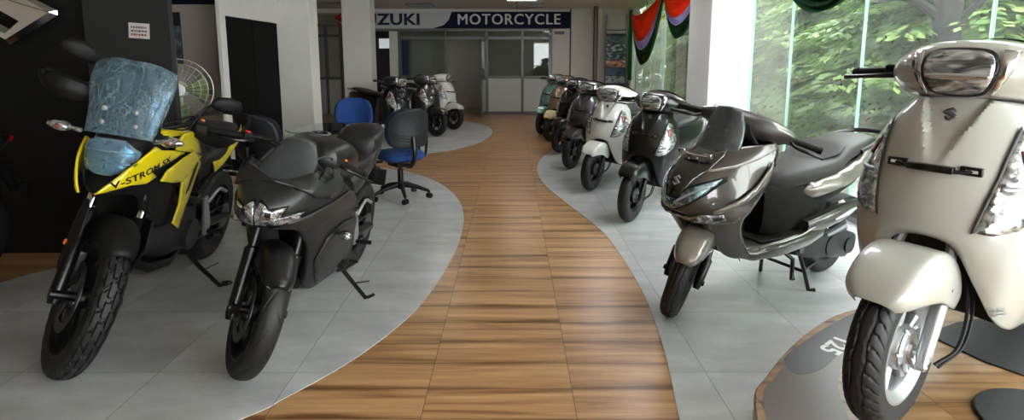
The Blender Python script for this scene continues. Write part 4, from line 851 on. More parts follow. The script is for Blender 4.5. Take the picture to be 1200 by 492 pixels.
def make_sport():
    r = empty('sport_motorcycle', 'matt black faired sport motorcycle with wrapped windscreen leaning on its side stand', 'motorcycle')
    RK = 25; SM = steer_M(36, -.05, .293, RK); dv = Vector((-sin(R(RK)), 0, cos(R(RK))))
    wheel(r, 0, .293, .112, .213, M_WHB, tread_sport, 300, 36, 5, (.05, .04), 'front_wheel', SM, disc=(.142, -.058), spw=.022)
    b = MB()
    for s in (-1, 1):
        a = Vector((-.02, s*.10, .293)); b.tube([a-dv*.06, a-dv*.03, a+dv*.06, a+dv*.26, a+dv*.27], [.022, .03, .029, .031, .022], 14); b.bar(a+dv*.26, a+dv*.66, .021, 12); b.bar((0, s*.055, .293), (0, s*.128, .293), .018, 10); b.box((-.035, s*.10-.02, .262), (.02, s*.10+.02, .315))
    b.box((-.10, -.082, .34), (-.05, -.055, .44)); b.build('fork', M_SATIN, r, M=SM)
    b = MB(); b.loft([ring((-.105, -.072, z), .032, h, 10, .6) for z, h in ((.42, .02), (.40, .05), (.36, .05))]); b.build('brake_caliper', M_STEEL, r, M=SM)
    rows = []
    for a_, r0, sk, wd in ((48, .318, .04, .035), (58, .326, .07, .062), (78, .329, .10, .075), (100, .329, .11, .078), (125, .328, .10, .076), (150, .322, .06, .062)):
        a = R(a_); rows.append([((r0-.012*q*q-t*sk)*cos(a), wd*q, .293+(r0-.012*q*q-t*sk)*sin(a)) for q, t in ((0, 0), (.5, .05), (.85, .25), (1.0, .6), (1.02, 1.0))])
    b = MB(); b.patch(rows, 4, 4); nb_ = b.bvh(); fo = b.build('front_fender', M_TANKP, r, M=SM, solid=.004)
    v = drape_text(nb_, 'SUZUKI', .024, (0, .50), 0, 'front', .003, .0006, 1.2); v.build('marking', M_WTXT, fo, smooth=False)
    # fairing
    rows = [[(-.10, 0, .875), (-.11, .05, .88), (-.14, .11, .90), (-.19, .155, .925), (-.27, .19, .925), (-.36, .205, .885)],
            [(-.02, 0, .85), (-.03, .05, .85), (-.07, .115, .855), (-.14, .172, .862), (-.26, .220, .855), (-.42, .235, .825)],
            [(.035, 0, .805), (.025, .05, .805), (-.02, .11, .798), (-.10, .165, .795), (-.25, .222, .785), (-.50, .242, .765)],
            [(.05, 0, .755), (.04, .04, .755), (.0, .095, .75), (-.09, .15, .74), (-.26, .212, .72), (-.58, .24, .70)],
            [(.01, 0, .69), (.0, .04, .695), (-.035, .09, .70), (-.11, .14, .68), (-.28, .203, .64), (-.62, .235, .62)],
            [(-.10, 0, .685), (-.11, .04, .685), (-.135, .09, .665), (-.18, .14, .61), (-.31, .195, .555), (-.64, .225, .53)],
            [(-.22, 0, .66), (-.22, .05, .65), (-.225, .10, .59), (-.25, .15, .50), (-.36, .182, .45), (-.64, .207, .44)],
            [(-.30, 0, .60), (-.29, .06, .57), (-.27, .105, .48), (-.27, .138, .38), (-.39, .165, .34), (-.64, .187, .345)],
            [(-.34, 0, .52), (-.33, .05, .48), (-.30, .085, .38), (-.29, .115, .30), (-.41, .135, .265), (-.62, .14, .275)]]
    b = MB(); b.patch(rows, 6, 6); fb = b.bvh(); b.build('front_fairing', P_MATT, r, solid=.006)
    b = MB(); b.patch([[(-.30, 0, .66), (-.30, .10, .64)], [(-.36, 0, .50), (-.36, .13, .48)], [(-.38, 0, .34), (-.38, .12, .33)]], 3, 3); b.build('radiator', M_SATIN, r, solid=.03)
    b = MB(); b.loft([ring((x, 0, z), w_, h_, 20, .6) for x, z, w_, h_ in ((-.33, .30, .08, .04), (-.42, .29, .125, .065), (-.62, .29, .15, .07), (-.78, .30, .12, .05))]); b.build('belly_pan', P_MATT, r)
    for s, side in ((1, 'left'), (-1, 'right')):
        b = drape(fb, [(-.16, .935), (-.12, .905), (-.08, .86), (-.14, .82), (-.25, .80), (-.33, .835), (-.36, .89), (-.30, .94), (-.22, .955)], side, .004, .022); b.build('shoulder_panel', P_MATT, r, solid=.016, soff=1)
        b = drape(fb, [(-.21, .925), (-.17, .895), (-.19, .875), (-.25, .89), (-.27, .915), (-.25, .93)], side, .021, .014); mp_ = b.build('mirror_mount', M_SATIN, r, solid=.003, soff=1)
        for hx, hz in ((-.205, .897), (-.235, .908)): b = drape(fb, [(hx+.007*cos(k*pi/4), hz+.007*sin(k*pi/4)) for k in range(8)], side, .025, .02); b.build('mount_hole', M_BTXT, mp_, solid=.001, soff=1)
        b = drape(fb, [(-.02, .72), (-.20, .775), (-.42, .80), (-.55, .775), (-.64, .70), (-.64, .66), (-.50, .69), (-.30, .69), (-.14, .665), (-.06, .655)], side, .003, .026); b.build('side_panel', P_MATT, r, solid=.014, soff=1)
        b = drape(fb, [(-.30, .58), (-.45, .62), (-.64, .60), (-.64, .37), (-.50, .33), (-.36, .30), (-.31, .36), (-.27, .46)], side, .003, .03); b.build('lower_panel', P_MATT, r, solid=.010, soff=1)
        b = drape(fb, [(s*y, z) for y, z in ((0, .80), (.012, .822), (.03, .812), (.052, .79), (.115, .80), (.098, .757), (.166, .776), (.148, .718), (.085, .706), (0, .702))], 'front', .003, .016); b.build('lamp_surround', M_SATIN, r, solid=.004, soff=1)
        b = drape(fb, [(s*y, z) for y, z in ((.002, .765), (.012, .808), (.032, .802), (.052, .782), (.106, .793), (.090, .752), (.060, .745), (.155, .767), (.140, .728), (.085, .718), (.002, .715))], 'front', .007, .012); hl = b.build('headlight', M_LENS, r, solid=.004, soff=1)
        b = drape(fb, [(s*y, z) for y, z in ((.04, .776), (.06, .776), (.06, .758), (.04, .758))], 'front', .013, .008); b.build('lamp_unit', M_SATIN, hl, solid=.002, soff=1)
        b = MB(); b.tube([(-.36, s*.20, .595), (-.36, s*.245, .59)], [.012, .010], 8); b.ball((-.36, s*.275, .588), .03, 12, (.75, 1.0, .62)); ind = b.build('indicator', M_BLKP, r)
        b = MB(); b.ball((-.340, s*.282, .588), .033, 12, (.75, 1.0, .60)); b.build('lens', M_LENS, ind)
    sc = [[(-.315, 0, 1.05), (-.318, .05, 1.045), (-.335, .085, 1.02)], [(-.245, 0, .99), (-.252, .07, .985), (-.285, .118, .965)], [(-.155, 0, .91), (-.168, .08, .912), (-.215, .135, .92)], [(-.105, 0, .875), (-.12, .07, .88), (-.175, .13, .905)]]
    b = MB(); b.patch(sc, 5, 5); ws = b.build('windscreen', mat('smoked_screen', (.05, .055, .06), .12, coat=1), r, solid=.004)
    b = MB(); b.patch([[(x+.012+.005*sin(25*y+40*z), y*1.08, z+(.012 if i == 0 else -.004)) for x, y, z in rw] for i, rw in enumerate(sc)], 8, 8); b.build('wrap', M_FILMC, ws)
    b = MB(); b.patch([[(-.33, 0, .99), (-.335, .08, .96)], [(-.36, 0, .93), (-.37, .12, .90)], [(-.42, 0, .86), (-.42, .14, .85)]], 4, 4); b.build('dash', M_BLKP, r, solid=.02)
    # bars: clip ons, steered
    for s in (-1, 1):
        b = MB(); b.tube([(-.42, s*.10, .955), (-.44, s*.18, .965), (-.455, s*.26, .945)], .014, 10, 3); b.build('clip_on', M_SATIN, r, M=SM)
        b = MB(); b.tube([(-.455, s*.255, .945), (-.50, s*.385, .915)], [.0185, .0175], 12); b.tube([(-.50, s*.385, .915), (-.508, s*.41, .910)], [.021, .018], 12); b.build('grip', M_BLKP, r, M=SM)
        b = MB(); b.box((-.485, s*.245-.022, .925), (-.43, s*.245+.022, .972)); hs = b.build('switch_housing', M_BLKP, r, M=SM, bevel=.008)
        b = MB(); b.ball((-.435, s*.25, .976), .010, 8, (1, 1.4, .6)); b.build('switch_button', M_AMB if s > 0 else mat('red_button', (.80, .10, .10), .4), hs)
        b = MB(); b.tube([(-.41, s*.22, .95), (-.38, s*.27, .94), (-.39, s*.34, .925), (-.43, s*.41, .905)], [.012, .009, .008, .009], 8, 4); b.build('brake_lever' if s < 0 else 'clutch_lever', M_SATIN, r, M=SM)
        b = MB(); b.tube([(-.41, s*.18, .95), (-.36, s*.15, .985), (-.34, s*.09, .97), (-.36, s*.05, .88)], .005, 6, 4); b.build('cable', M_STEEL if s > 0 else M_BLKP, r, M=SM)
    b = MB(); b.box((-.45, -.11, .885), (-.36, .11, .91)); b.build('triple_clamp', M_SATIN, r, M=SM, bevel=.01)
    # tank, seat, tail
    b = MB(); b.loft([ring((x, 0, z), w_, h_, 24, .72, top=.7) for x, z, w_, h_ in ((-.44, .90, .09, .06), (-.48, .895, .15, .12), (-.60, .895, .18, .14), (-.75, .865, .175, .125), (-.90, .79, .13, .09), (-.98, .755, .09, .06))]); b.build('fuel_tank', M_TANKP, r)
    b = MB(); T = Matrix.Translation((-.60, 0, 1.035)) @ Matrix.Rotation(R(90), 4, 'X'); b.lathe([(.001, -.004), (.034, -.004), (.036, .0), (.036, .006)], 28, T); cap = b.build('tank_cap', M_SATIN, r); b = MB(); b.lathe([(.040, .003), (.040, -.003), (.052, -.003), (.054, .003)], 32, T, close=True); b.build('cap_ring', M_SIL, cap)
    v, f = text_mesh('GSX', .028, .001, 1.2); b = MB(); b.add([(-.525-q*.9, a, 1.032+q*.12) for a, q in v], f); b.build('marking', M_SIL, r, smooth=False)
    b = MB(); b.loft([ring((x, 0, z), w_, h_, 20, .65) for x, z, w_, h_ in ((-.92, .775, .08, .03), (-.98, .785, .125, .045), (-1.10, .79, .14, .05), (-1.20, .80, .13, .05), (-1.24, .81, .10, .05))]); b.build('rider_seat', M_SEAT, r)
    b = MB(); b.loft([ring((x, 0, z), w_, h_, 22, .6) for x, z, w_, h_ in ((-1.185, .87, .09, .05), (-1.21, .88, .125, .075), (-1.30, .905, .14, .075), (-1.42, .93, .125, .06), (-1.52, .95, .09, .035))]); b.build('pillion_seat', M_SEAT, r)
    b = MB(); b.loft([ring((x, 0, z), w_, h_, 20, .65) for x, z, w_, h_ in ((-.88, .66, .13, .09), (-1.0, .70, .14, .08), (-1.2, .78, .14, .07), (-1.4, .85, .12, .06), (-1.58, .91, .07, .035), (-1.64, .93, .03, .015))]); b.build('tail_cowl', P_MATT, r)
    b = MB(); b.loft([ring((x, 0, z), w_, h_, 12, .6) for x, z, w_, h_ in ((-1.58, .90, .06, .025), (-1.66, .92, .04, .018))]); b.build('tail_light', M_RED, r)
    b = MB(); b.tube([(-1.50, 0, .85), (-1.62, 0, .70), (-1.72, 0, .55)], [.035, .03, .03], 8, 2); b.box((-1.74, -.09, .50), (-1.72, .09, .62)); b.build('plate_holder', M_BLKP, r)
    bike_rear(r, -1.345, .306, .15, .213)
    # engine, frame, stand, pegs, exhaust
    b = MB(); b.loft([ring((x, 0, z), w_, h_, 16, .55) for x, z, w_, h_ in ((-.42, .42, .10, .10), (-.55, .45, .16, .15), (-.75, .42, .17, .14), (-.86, .40, .12, .10))]); b.bar((-.70, -.19, .40), (-.70, .19, .40), .085, 18); b.build('engine', M_ENG, r)
    b = MB()
    for s in (-1, 1): b.tube([(-.42, s*.08, .84), (-.62, s*.15, .64), (-.80, s*.15, .52), (-.85, s*.13, .36)], .022, 8, 3); b.tube([(-.80, s*.14, .58), (-1.1, s*.12, .68), (-1.45, s*.08, .82)], .014, 8, 2)
    b.build('frame', M_SATIN, r)
    for s in (-1, 1):
        b = MB(); b.prism([(-.80, .56), (-.84, .575), (-.92, .40), (-.90, .34), (-.86, .34)], s*.17-.008, s*.17+.008); b.tube([(-.83, s*.18, .54), (-.95, s*.185, .60), (-1.06, s*.19, .56)], .011, 8, 3); fp = b.build('peg_bracket', M_SIL, r, bevel=.003)
        b = MB(); b.tube([(-.88, s*.175, .36), (-.885, s*.27, .365)], [.012, .014], 8); b.build('foot_peg', M_SATIN, fp)
    b = MB(); b.tube([(-.70, .12, .30), (-.74, .20, .19), (-.79, .30, .058), (-.83, .325, .052), (-.85, .33, .052)], [.015, .013, .012, .012, .014], 8); b.bar((-.755, .23, .15), (-.80, .31, .16), .005, 6); b.build('side_stand', M_SATIN, r)
    b = MB(); b.tube([(-.62, .17, .27), (-.70, .19, .255), (-.79, .20, .27)], .008, 6, 2); b.bar((-.79, .18, .27), (-.79, .23, .27), .009, 8); b.build('gear_lever', M_SATIN, r)
    b = MB(); b.tube([(-.48, -.05, .35), (-.60, -.10, .22), (-.85, -.14, .24), (-.98, -.17, .32), (-1.28, -.20, .44)], [.022, .022, .03, .06, .055], 14, 3); b.build('muffler', M_SATIN, r)
    b = MB(); b.patch([[(-1.05, 0, .60), (-1.05, .07, .59)], [(-1.25, 0, .64), (-1.25, .085, .63)], [(-1.45, 0, .60), (-1.45, .08, .59)]], 4, 3); b.build('rear_mudguard', M_BLKP, r, solid=.005)
    return r
sport = make_sport(); place(sport, -1.18, 2.325, .003, -93.5, .96, 9)
# ================================================================ yellow and black adventure motorcycle
P_YEL = paint('yellow_paint', (.86, .78, .06), .18)
def make_adv():
    r = empty('adventure_motorcycle', 'yellow and black adventure motorcycle with wrapped windscreen and knobbly front tyre', 'motorcycle')
    RK = 27; SM = steer_M(38, -.06, .3315, RK); dv = Vector((-sin(R(RK)), 0, cos(R(RK))))
    wheel(r, 0, .3315, .112, .243, M_WHB, tread_knob, 420, 60, 5, (.05, .04), 'front_wheel', SM, disc=(.15, -.06), spw=.018, crown=.5)
    b = MB()
    for s in (-1, 1):
        a = Vector((-.025, s*.105, .3315)); b.tube([a-dv*.05, a-dv*.02, a+dv*.06, a+dv*.36, a+dv*.37], [.022, .031, .029, .033, .025], 14); b.bar((0, s*.055, .3315), (0, s*.135, .3315), .02, 10)
    b.build('fork_slider', M_SATIN, r, M=SM)
    b = MB()
    for s in (-1, 1):
        a = Vector((-.025, s*.105, .3315)); b.bar(a+dv*.36, a+dv*.78, .0215, 14)
    b.build('fork_tube', M_CHR, r, M=SM)
    b = MB(); b.box((-.15, -.085, .40), (-.085, -.05, .50)); b.build('brake_caliper', M_STEEL, r, M=SM, bevel=.01)
    b = MB(); b.ball((-.115, -.145, .52), .012, 8, (.6, .6, 1.2)); b.build('side_reflector', M_AMB, r, M=SM)
    rows = []
    for a_, r0, sk, wd in ((57, .355, .03, .04), (63, .367, .05, .060), (80, .372, .08, .078), (100, .372, .12, .088), (122, .37, .17, .092), (142, .36, .12, .08)):
        a = R(a_); rows.append([((r0-.010*q*q-t*sk)*cos(a), wd*q, .3315+(r0-.010*q*q-t*sk)*sin(a)) for q, t in ((0, 0), (.5, .05), (.85, .25), (1.0, .6), (1.02, 1.0))])
    b = MB(); b.patch(rows, 4, 4); b.build('front_fender', M_BLKP, r, M=SM, solid=.005)
    b = MB()
    for s in (-1, 1):
        b.prism([(-.08, .40), (.0, .60), (-.08, .70), (-.20, .70), (-.20, .58), (-.13, .42)], s*.128-.006, s*.128+.006)
    b.build('fork_guard', M_BLKP, r, M=SM, bevel=.004)
    # nose body
    rows = [[(-.20, 0, 1.05), (-.205, .06, 1.05), (-.23, .12, 1.04), (-.29, .165, 1.03), (-.38, .19, 1.02)],
            [(-.145, 0, .99), (-.15, .06, .99), (-.175, .115, .985), (-.25, .17, .98), (-.37, .205, .98)],
            [(-.125, 0, .91), (-.13, .055, .91), (-.155, .105, .905), (-.23, .16, .90), (-.37, .205, .90)],
            [(-.115, 0, .85), (-.12, .045, .85), (-.145, .09, .845), (-.22, .145, .835), (-.37, .19, .83)],
            [(-.06, 0, .805), (-.07, .035, .808), (-.115, .08, .81), (-.20, .13, .80), (-.36, .17, .79)],
            [(-.06, 0, .780), (-.07, .03, .782), (-.12, .07, .775), (-.21, .12, .76), (-.36, .16, .75)]]
    rows = [[(x, y*(.97 if y < .1 else .80 if y < .16 else .70), z) for x, y, z in rw] for rw in rows]
    b = MB(); b.patch(rows, 5, 5); nb_ = b.bvh(); b.build('nose_body', M_BLKP, r, solid=.006)
    # lamp wrapped in blue film
    oc = [(-.055, 1.0), (.055, 1.0), (.09, .965), (.088, .93), (.072, .915), (.068, .885), (.03, .85), (-.03, .85), (-.068, .885), (-.072, .915), (-.088, .93), (-.09, .965)]
    b = drape(nb_, oc, 'front', .006, .014); hl = b.build('headlight', M_LENSB, r, solid=.016, soff=1)
    b = drape(nb_, [(-.088, .962), (.088, .962), (.088, .956), (-.088, .956)], 'front', .024, .012); b.build('lamp_rib', M_SIL, hl, solid=.002, soff=1)
    b = drape(nb_, [(-.075, .914), (.075, .914), (.075, .908), (-.075, .908)], 'front', .024, .012); b.build('lamp_rib', M_SIL, hl, solid=.002, soff=1)
    b = drape(nb_, [(y*1.04, (z-.925)*1.03+.925) for y, z in oc], 'front', .028, .014); b.build('film', M_FILM, hl)
    # yellow panels each side
    for s, side in ((1, 'left'), (-1, 'right')):
        def P3(l): return [(x, s*y, z) for x, y, z in l]
        gy = lambda x: .16*(1-exp(-max(0, .02-x)/.15))+.01
        sk = MB(); sk.grid([[(.03-.8*i/50, s*(gy(.03-.8*i/50)-.04*max(0, .72-z)), z) for z in (.44, .6, .7, .8, .9, 1.0, 1.12)] for i in range(51)]); sb = sk.bvh()
        def pan(poly, name, m=P_YEL, th=.010, off=.004, step=.022):
            return drape(sb, poly, side, off, step).build(name, m, r, solid=th, soff=1)
        o = pan([(.007, .800), (-.02, .832), (-.084, .896), (-.15, .945), (-.223, .992), (-.263, .970), (-.36, .955), (-.481, .926), (-.341, .901), (-.208, .877), (-.247, .845), (-.186, .822), (-.109, .828), (-.046, .814)], 'beak_panel')
        v2, f2 = text_mesh('V-STROM SX', .043, .0012, 1.25, 1.05); w = []
        for a, q in v2:
            k_ = 1 if s > 0 else -1
            w.append((-.185-k_*a*.95+q*.15, .876+k_*a*.27+q*.95))
        v = MB(); v.add(project(sb, w, side, .0165), [tuple(reversed(q)) for q in f2] if s > 0 else f2); v.build('lettering', M_BTXT, o, smooth=False)
        pan([(-.287, .815), (-.328, .860), (-.47, .898), (-.588, .916), (-.69, .872), (-.605, .815), (-.491, .771), (-.395, .785)], 'tank_shroud')
        pan([(-.392, .950), (-.404, 1.0), (-.447, 1.028), (-.528, 1.03), (-.62, .985), (-.68, .89), (-.56, .915), (-.479, .932)], 'upper_shroud')
        o = pan([(-.489, .769), (-.586, .811), (-.655, .864), (-.69, .835), (-.629, .731), (-.576, .625), (-.53, .506), (-.455, .556), (-.494, .647)], 'side_fin')
        for q in ([(-.634, .852), (-.650, .838), (-.570, .700), (-.558, .712)], [(-.612, .836), (-.624, .826), (-.548, .690), (-.538, .70)]):
            drape(sb, q, side, .0155, .025).build('fin_stripe', M_BTXT, o, solid=.001, soff=1)
        b = MB(); b.patch([P3(rw) for rw in [[(-.06, .06, .85), (-.16, .115, .90), (-.30, .14, .92), (-.52, .155, .93)], [(-.10, .07, .80), (-.20, .115, .80), (-.30, .135, .78), (-.50, .15, .76)], [(-.22, .09, .74), (-.28, .12, .68), (-.35, .135, .64), (-.48, .14, .62)], [(-.26, .09, .62), (-.33, .12, .57), (-.38, .13, .55), (-.48, .135, .54)]]], 4, 4, mirror=False); b.build('radiator_shroud', M_BLKP, r, solid=.006)
        # indicator on a stalk
        b = MB(); b.tube([(-.19, s*.15, 1.02), (-.18, s*.20, 1.03)], .011, 8); b.loft([ring((-.175, s*y, z), h1, h2, 12, .8, 'y') for y, z, h1, h2 in ((.195, 1.03, .016, .015), (.215, 1.032, .026, .024), (.25, 1.034, .024, .021), (.28, 1.034, .010, .010))]); ind = b.build('indicator', M_LENS, r)
        b = MB(); b.ball((-.152, s*.228, 1.032), .012, 8, (.6, 1.3, .8)); b.build('bulb', mat('pale_red_bulb', (.55, .28, .26), .25, coat=1), ind)
        b = MB(); b.patch([P3(rw) for rw in [[(-1.02, .12, .80), (-1.25, .125, .865), (-1.50, .11, .905), (-1.62, .08, .925)], [(-1.02, .145, .74), (-1.25, .15, .80), (-1.48, .13, .86), (-1.60, .09, .90)], [(-1.04, .14, .70), (-1.22, .145, .75), (-1.42, .125, .82), (-1.55, .09, .875)]]], 3, 3, mirror=False); b.build('tail_panel', P_YEL, r, solid=.008)
        b = MB(); b.bar((-1.30, s*.10, .66), (-1.33, s*.20, .655), .009, 8); b.ball((-1.335, s*.225, .655), .032, 12, (.6, 1.1, .75)); ri = b.build('rear_indicator', M_LENS, r); b = MB(); b.ball((-1.322, s*.222, .655), .018, 10, (.6, 1.1, .75)); b.build('bulb', MATS['pale_red_bulb'], ri)
    # windscreen with bluish film
    sc = [[(-.265, 0, 1.35), (-.27, .08, 1.348), (-.295, .155, 1.32), (-.305, .165, 1.305)], [(-.235, 0, 1.26), (-.24, .085, 1.257), (-.265, .155, 1.24), (-.28, .17, 1.235)], [(-.205, 0, 1.14), (-.21, .08, 1.138), (-.235, .14, 1.13), (-.25, .152, 1.125)], [(-.175, 0, 1.04), (-.18, .075, 1.038), (-.20, .125, 1.035), (-.215, .135, 1.03)]]
    b = MB(); b.patch(sc, 5, 5); ws = b.build('windscreen', mat('tinted_screen', (.10, .14, .16), .15, coat=1), r, solid=.004)
    b = MB(); b.patch([[(x+.012+.006*sin(22*y+35*z), y*1.07, z+(.015 if i == 0 else -.012 if i == 3 else 0)) for x, y, z in rw] for i, rw in enumerate(sc)], 8, 8); b.build('wrap', M_FILM, ws)
    for y, z in ((-.065, 1.14), (.065, 1.14), (-.07, 1.075), (.07, 1.075)): b = MB(); b.ball((-.185, y, z), .012, 10, (.8, 1, 1)); b.build('screw', M_SIL, ws)
    # handlebar
    b = MB(); b.tube([(-.56, -.40, 1.115), (-.52, -.24, 1.115), (-.48, -.12, 1.06), (-.475, -.06, 1.04), (-.475, .06, 1.04), (-.48, .12, 1.06), (-.52, .24, 1.115), (-.56, .40, 1.115)], .0125, 10, 5); b.build('handlebar', M_SATIN, r, M=SM)
    b = MB(); b.box((-.52, -.12, .95), (-.40, .12, .98)); b.bar((-.47, -.05, .98), (-.475, -.05, 1.04), .02, 10); b.bar((-.47, .05, .98), (-.475, .05, 1.04), .02, 10); b.build('triple_clamp', M_SATIN, r, M=SM, bevel=.008)
    for s in (-1, 1):
        b = MB(); b.tube([(-.528, s*.27, 1.115), (-.56, s*.40, 1.115)], [.018, .0175], 12); b.tube([(-.56, s*.40, 1.115), (-.566, s*.425, 1.115)], [.021, .021], 10); b.build('grip', M_BLKP, r, M=SM)
        b = MB(); b.patch([[(-.44, s*.20, 1.135), (-.415, s*.27, 1.145), (-.42, s*.36, 1.15), (-.47, s*.43, 1.14)], [(-.43, s*.20, 1.10), (-.40, s*.28, 1.10), (-.405, s*.37, 1.10), (-.47, s*.445, 1.10)], [(-.44, s*.22, 1.065), (-.415, s*.28, 1.05), (-.42, s*.36, 1.045), (-.475, s*.425, 1.065)]], 4, 4, mirror=False); b.tube([(-.47, s*.435, 1.10), (-.55, s*.44, 1.11), (-.565, s*.42, 1.115)], .012, 8, 2); b.build('hand_guard', M_BLKP, r, M=SM, solid=.008)
        b = MB(); b.box((-.545, s*.245-.022, 1.10), (-.49, s*.245+.022, 1.145)); hs = b.build('switch_housing', M_BLKP, r, M=SM, bevel=.008)
        b = MB(); b.ball((-.495, s*.25, 1.148), .011, 8, (1, 1.2, .6)); b.build('switch_button', M_AMB, hs)
        b = MB(); b.tube([(-.475, s*.22, 1.115), (-.455, s*.27, 1.11), (-.47, s*.34, 1.108), (-.51, s*.41, 1.105)], [.011, .009, .008, .008], 8, 4); b.build('brake_lever' if s < 0 else 'clutch_lever', M_SATIN, r, M=SM)
        b = MB(); b.tube([(-.51, s*.225, 1.13), (-.515, s*.24, 1.20), (-.53, s*.265, 1.235), (-.54, s*.29, 1.25)], .007, 8, 4); mr = b.build('mirror_arm', M_SATIN, r, M=SM)
        b = MB(); b.loft([ring((-.54+.006*0, s*y, z), h1, h2, 16, .8, 'y') for y, z, h1, h2 in ((.265, 1.25, .008, .012), (.28, 1.253, .018, .034), (.34, 1.262, .022, .046), (.40, 1.265, .018, .038), (.42, 1.265, .008, .016))]); b.build('mirror', M_BLKP, r, M=SM)
    b = MB(); b.tube([(-.46, .20, 1.12), (-.34, .16, 1.10), (-.28, .10, 1.06), (-.36, .06, .95)], .005, 6, 5); b.tube([(-.46, .22, 1.13), (-.36, .22, 1.07), (-.34, .12, 1.06)], .004, 6, 5); b.build('cable', M_BLKP, r, M=None)
    b = MB(); b.box((-.40, -.09, 1.0), (-.36, .09, 1.12)); b.build('dash', M_BLKP, r, bevel=.01)
    # tank, seat, tail
    b = MB(); b.loft([ring((x, 0, z), w_, h_, 24, .7, top=.75) for x, z, w_, h_ in ((-.42, .92, .09, .07), (-.48, .91, .13, .11), (-.62, .90, .155, .13), (-.78, .86, .16, .12), (-.90, .80, .14, .09), (-.98, .765, .10, .06))]); tb = b.bvh(); b.build('fuel_tank', M_TANKP, r)
    for s in (-1, 1): b = drape(tb, [(-.46, s*.03), (-.46, s*.10), (-.62, s*.13), (-.72, s*.12), (-.66, s*.05)], 'top', .004, .03); b.build('tank_top_panel', P_YEL, r, solid=.005, soff=1)
    b = MB(); b.patch([[(-.74, 0, .998), (-.74, .10, .985)], [(-.86, 0, .94), (-.86, .13, .90)], [(-.98, 0, .865), (-.98, .14, .83)]], 5, 5); b.build('film', M_FILMC, r)
    b = MB(); b.loft([ring((x, 0, z), w_, h_, 20, .65) for x, z, w_, h_ in ((-.86, .80, .08, .035), (-.92, .805, .13, .055), (-1.08, .81, .155, .06), (-1.18, .83, .15, .065), (-1.24, .865, .145, .065), (-1.40, .90, .13, .055), (-1.52, .915, .09, .03))]); b.build('seat', M_SEAT, r)
    b = MB(); b.loft([ring((x, 0, z), w_, h_, 16, .65) for x, z, w_, h_ in ((-.85, .70, .12, .08), (-1.05, .74, .13, .07), (-1.35, .83, .12, .06), (-1.60, .895, .07, .03))]); b.build('tail_body', M_BLKP, r)
    b = MB(); b.tube([(-1.15, .15, .85), (-1.42, .17, .94), (-1.66, .11, .975), (-1.68, 0, .98), (-1.66, -.11, .975), (-1.42, -.17, .94), (-1.15, -.15, .85)], .012, 8, 5); b.build('grab_rail', M_SATIN, r)
    b = MB(); b.loft([ring((x, 0, z), w_, h_, 12, .6) for x, z, w_, h_ in ((-1.60, .89, .06, .028), (-1.66, .90, .04, .02))]); b.build('tail_light', M_RED, r)
    b = MB(); b.tube([(-1.50, 0, .83), (-1.62, 0, .70), (-1.72, 0, .56)], [.04, .032, .03], 8, 2); b.box((-1.745, -.09, .52), (-1.725, .09, .64)); b.build('plate_holder', M_BLKP, r)
    bike_rear(r, -1.44, .314, .14, .213)
    b = MB(); b.loft([ring((x, 0, z), w_, h_, 16, .55) for x, z, w_, h_ in ((-.38, .50, .10, .12), (-.52, .50, .16, .17), (-.75, .46, .17, .15), (-.90, .44, .12, .11))]); b.bar((-.68, -.19, .43), (-.68, .19, .43), .085, 18); b.build('engine', M_ENG, r)
    b = MB(); b.loft([ring((x, 0, z), w_, h_, 14, .55) for x, z, w_, h_ in ((-.27, .40, .08, .035), (-.38, .335, .12, .04), (-.60, .29, .13, .03), (-.78, .29, .10, .02))]); b.build('skid_plate', M_SATIN, r)
    b = MB(); b.patch([[(-.27, 0, .78), (-.27, .12, .77)], [(-.30, 0, .62), (-.30, .13, .61)], [(-.32, 0, .48), (-.32, .12, .48)]], 3, 3); b.build('radiator', M_SATIN, r, solid=.035)
    b = MB(); b.tube([(-.36, -.04, .52), (-.27, -.06, .45), (-.32, -.07, .36), (-.55, -.10, .26), (-.85, -.14, .30), (-1.0, -.18, .42), (-1.40, -.21, .58)], [.02, .021, .021, .022, .03, .06, .055], 12, 3); b.build('muffler', M_SATIN, r)
    b = MB()
    for s in (-1, 1): b.tube([(-.40, s*.06, .88), (-.60, s*.15, .66), (-.84, s*.15, .56), (-.88, s*.13, .38)], .022, 8, 3); b.tube([(-.80, s*.14, .62), (-1.15, s*.11, .74), (-1.5, s*.07, .85)], .014, 8, 2)
    b.build('frame', M_SATIN, r)
    for s in (-1, 1):
        b = MB(); b.prism([(-.80, .60), (-.85, .61), (-.94, .42), (-.92, .36), (-.87, .36)], s*.18-.008, s*.18+.008); b.tube([(-.84, s*.19, .57), (-.98, s*.195, .62), (-1.10, s*.20, .58)], .012, 8, 3); fp = b.build('peg_bracket', M_SIL, r, bevel=.003)
        b = MB(); b.tube([(-.90, s*.185, .38), (-.905, s*.28, .385)], [.013, .016], 8); b.build('foot_peg', M_SATIN, fp)
    b = MB(); b.tube([(-.74, .13, .32), (-.79, .21, .20), (-.86, .31, .07), (-.91, .335, .065)], [.015, .013, .012, .013], 8); b.lathe([(.018, -.003), (.018, .003), (.035, .003), (.035, -.003)], 16, Matrix.Translation((-.91, .335, .068)) @ Matrix.Rotation(R(90), 4, 'X'), close=True); b.bar((-.80, .22, .17), (-.86, .29, .21), .005, 6); b.build('side_stand', M_SATIN, r)
    b = MB(); b.tube([(-1.34, 0, .62), (-1.16, 0, .44), (-1.1, 0, .40)], [.03, .032, .03], 10, 2); b.build('rear_shock', M_STEEL, r)
    b = MB(); b.patch([[(-1.15, 0, .63), (-1.15, .07, .62)], [(-1.35, 0, .68), (-1.35, .085, .67)], [(-1.58, 0, .64), (-1.58, .08, .63)]], 4, 3); b.build('rear_mudguard', M_BLKP, r, solid=.005)
    return r
adv = make_adv(); place(adv, -1.97, 2.335, .003, -82.5, 1.01, 11)
